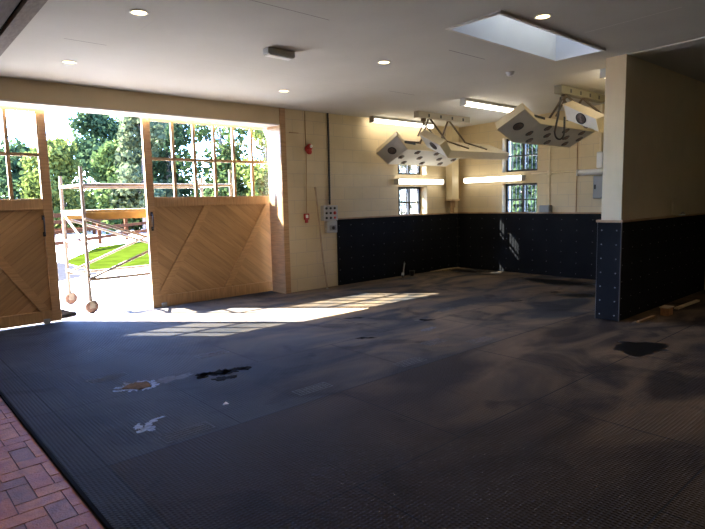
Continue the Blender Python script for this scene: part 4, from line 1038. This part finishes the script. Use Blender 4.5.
TREES = [
 (14.3, 44, 8.9, 3.0, 'tall dark tree in the middle of the door gap', 'leaf_dark', 3600, .2, 1),
 (7.8, 42, 5.6, 2.4, 'grey-green tree right beside the left door', 'leaf_dark', 2200, .12, 2),
 (9.4, 36, 5.2, 2.1, 'yellow-green tree under the tall dark one', 'leaf_yellow', 2600, .15, 3),
 (11.6, 33, 5.0, 2.0, 'mid green tree above the scaffold guard rail', 'leaf_mid', 2400, .1, 4),
 (12.2, 31, 7.2, 1.8, 'slim pale green tree against the right door stile', 'leaf_pale', 2200, .2, 5),
 (3.6, 38, 5.1, 3.0, 'green tree filling the right pane of the left door', 'leaf_mid', 2600, .1, 6),
 (0.0, 36, 4.9, 2.8, 'green tree at the left edge of the left door glazing', 'leaf_mid', 2200, .1, 7),
 (16.0, 36, 8.6, 2.6, 'dark green tree behind the first pane of the right door', 'leaf_dark', 2800, .1, 8),
 (18.2, 33, 8.2, 2.6, 'mid green tree behind the second pane of the right door', 'leaf_mid', 2800, .1, 9),
 (19.6, 30, 7.2, 2.2, 'yellow-green tree in the middle of the right door glazing', 'leaf_yellow', 2800, .1, 10),
 (22.6, 31, 6.6, 2.6, 'dark green tree behind the fourth pane column of the right door', 'leaf_dark', 2600, .1, 11),
 (24.8, 29, 7.4, 2.4, 'mid green tree with open crown toward the right end of the right door glazing', 'leaf_mid', 1900, .1, 12),
 (26.6, 27, 6.4, 2.2, 'yellow-green tree seen in the last pane column of the right door', 'leaf_yellow', 2200, .1, 13),
 (22.5, 14.5, 8.0, 3.0, 'green tree outside the dark framed end windows, left half', 'leaf_dark', 3600, .02, 14),
 (22.5, 11.0, 8.0, 2.8, 'dark tree outside the dark framed end windows, right half', 'leaf_dark', 3000, .05, 15),
]
for x, y, h, rx, lab, lm, n, ba, sd in TREES:
    tree(x, y, h, rx, lab, M[lm], int(n*2.6), ba, sd, 0.33)
# hedge under the trees
rnd = random.Random(99); mb = MB()
for k in range(13000):
    t = rnd.random(); x = -4+t*36; y = 40.5-t*5+rnd.uniform(-1, 1); z = abs(rnd.gauss(0, 1.15))+rnd.uniform(0, .5)
    p = Vector((x, y, min(z, 3.2))); s = .34*rnd.uniform(.5, 1.3); u = Vector((rnd.gauss(0, 1), rnd.gauss(0, 1), rnd.gauss(0, 1))).normalized(); w = u.orthogonal().normalized(); e = u.cross(w)
    mb.add([p-w*s*.5, p+e*s*.35, p+w*s*.5, p-e*s*.35], [(0, 1, 2, 3)])
tag(mb.build('hedge', M['leaf_dark']), 'long dark green hedge running under the trees', 'hedge', kind='stuff')
# slender pale trunk seen through the right door glazing
root = empty('birch_trunk', (12.0, 16.5, 0)); tag(root, 'slender leaning pale trunk seen through the right door glazing', 'tree')
mb = MB(); mb.tube([(13.4, 18.0, -0.1), (13.0, 18.0, 1.4), (12.3, 18.0, 3.0), (11.7, 18.0, 4.3)], [.09, .075, .055, .03], 8); part(mb, 'trunk', M['pale_bark'], root)
mb = MB(); mb.tube([(12.45, 18.0, 2.7), (12.9, 18.1, 3.5), (13.1, 18.1, 4.2)], [.04, .03, .015], 6); part(mb, 'branch', M['pale_bark'], root)

# ---------------------------------------------------------------- light
sun = bpy.data.lights.new('sun', 'SUN'); sun.energy = 82.0; sun.color = (1.0, 0.965, 0.90); sun.angle = math.radians(0.53)
so = bpy.data.objects.new('sun', sun); COL.objects.link(so)
sd = Vector((0.905, -1.0, -1.147)).normalized()
so.rotation_euler = sd.to_track_quat('-Z', 'Y').to_euler(); so.location = (-8, 20, 14)
w = bpy.data.worlds.new('world'); scene.world = w; w.use_nodes = True
nt = w.node_tree; nt.nodes.clear()
wo = nt.nodes.new('ShaderNodeOutputWorld'); bg = nt.nodes.new('ShaderNodeBackground')
sky = nt.nodes.new('ShaderNodeTexSky'); sky.sky_type = 'NISHITA'; sky.sun_disc = False
sky.sun_elevation = math.radians(40.4); sky.sun_rotation = math.atan2(-0.905, 1.0)
sky.air_density = 1.0; sky.dust_density = 0.8; sky.ozone_density = 1.0
tm = nt.nodes.new('ShaderNodeMix'); tm.data_type = 'RGBA'; tm.blend_type = 'MULTIPLY'; tm.inputs[0].default_value = 1.0
nt.links.new(sky.outputs[0], tm.inputs[6]); tm.inputs[7].default_value = (0.68, 0.92, 1.52, 1)
nt.links.new(tm.outputs[2], bg.inputs['Color']); bg.inputs['Strength'].default_value = 1.7
nt.links.new(bg.outputs[0], wo.inputs['Surface'])

vs = scene.view_settings
scene.display_settings.display_device = 'sRGB'
vs.view_transform = 'Standard'; vs.look = 'None'; vs.exposure = 1.2; vs.gamma = 1.0; vs.use_curve_mapping = False
cy = scene.cycles
cy.use_denoising = True; cy.max_bounces = 10; cy.diffuse_bounces = 6; cy.glossy_bounces = 4; cy.transparent_max_bounces = 16; cy.transmission_bounces = 6
cy.sample_clamp_indirect = 8.0; cy.caustics_reflective = False; cy.caustics_refractive = False
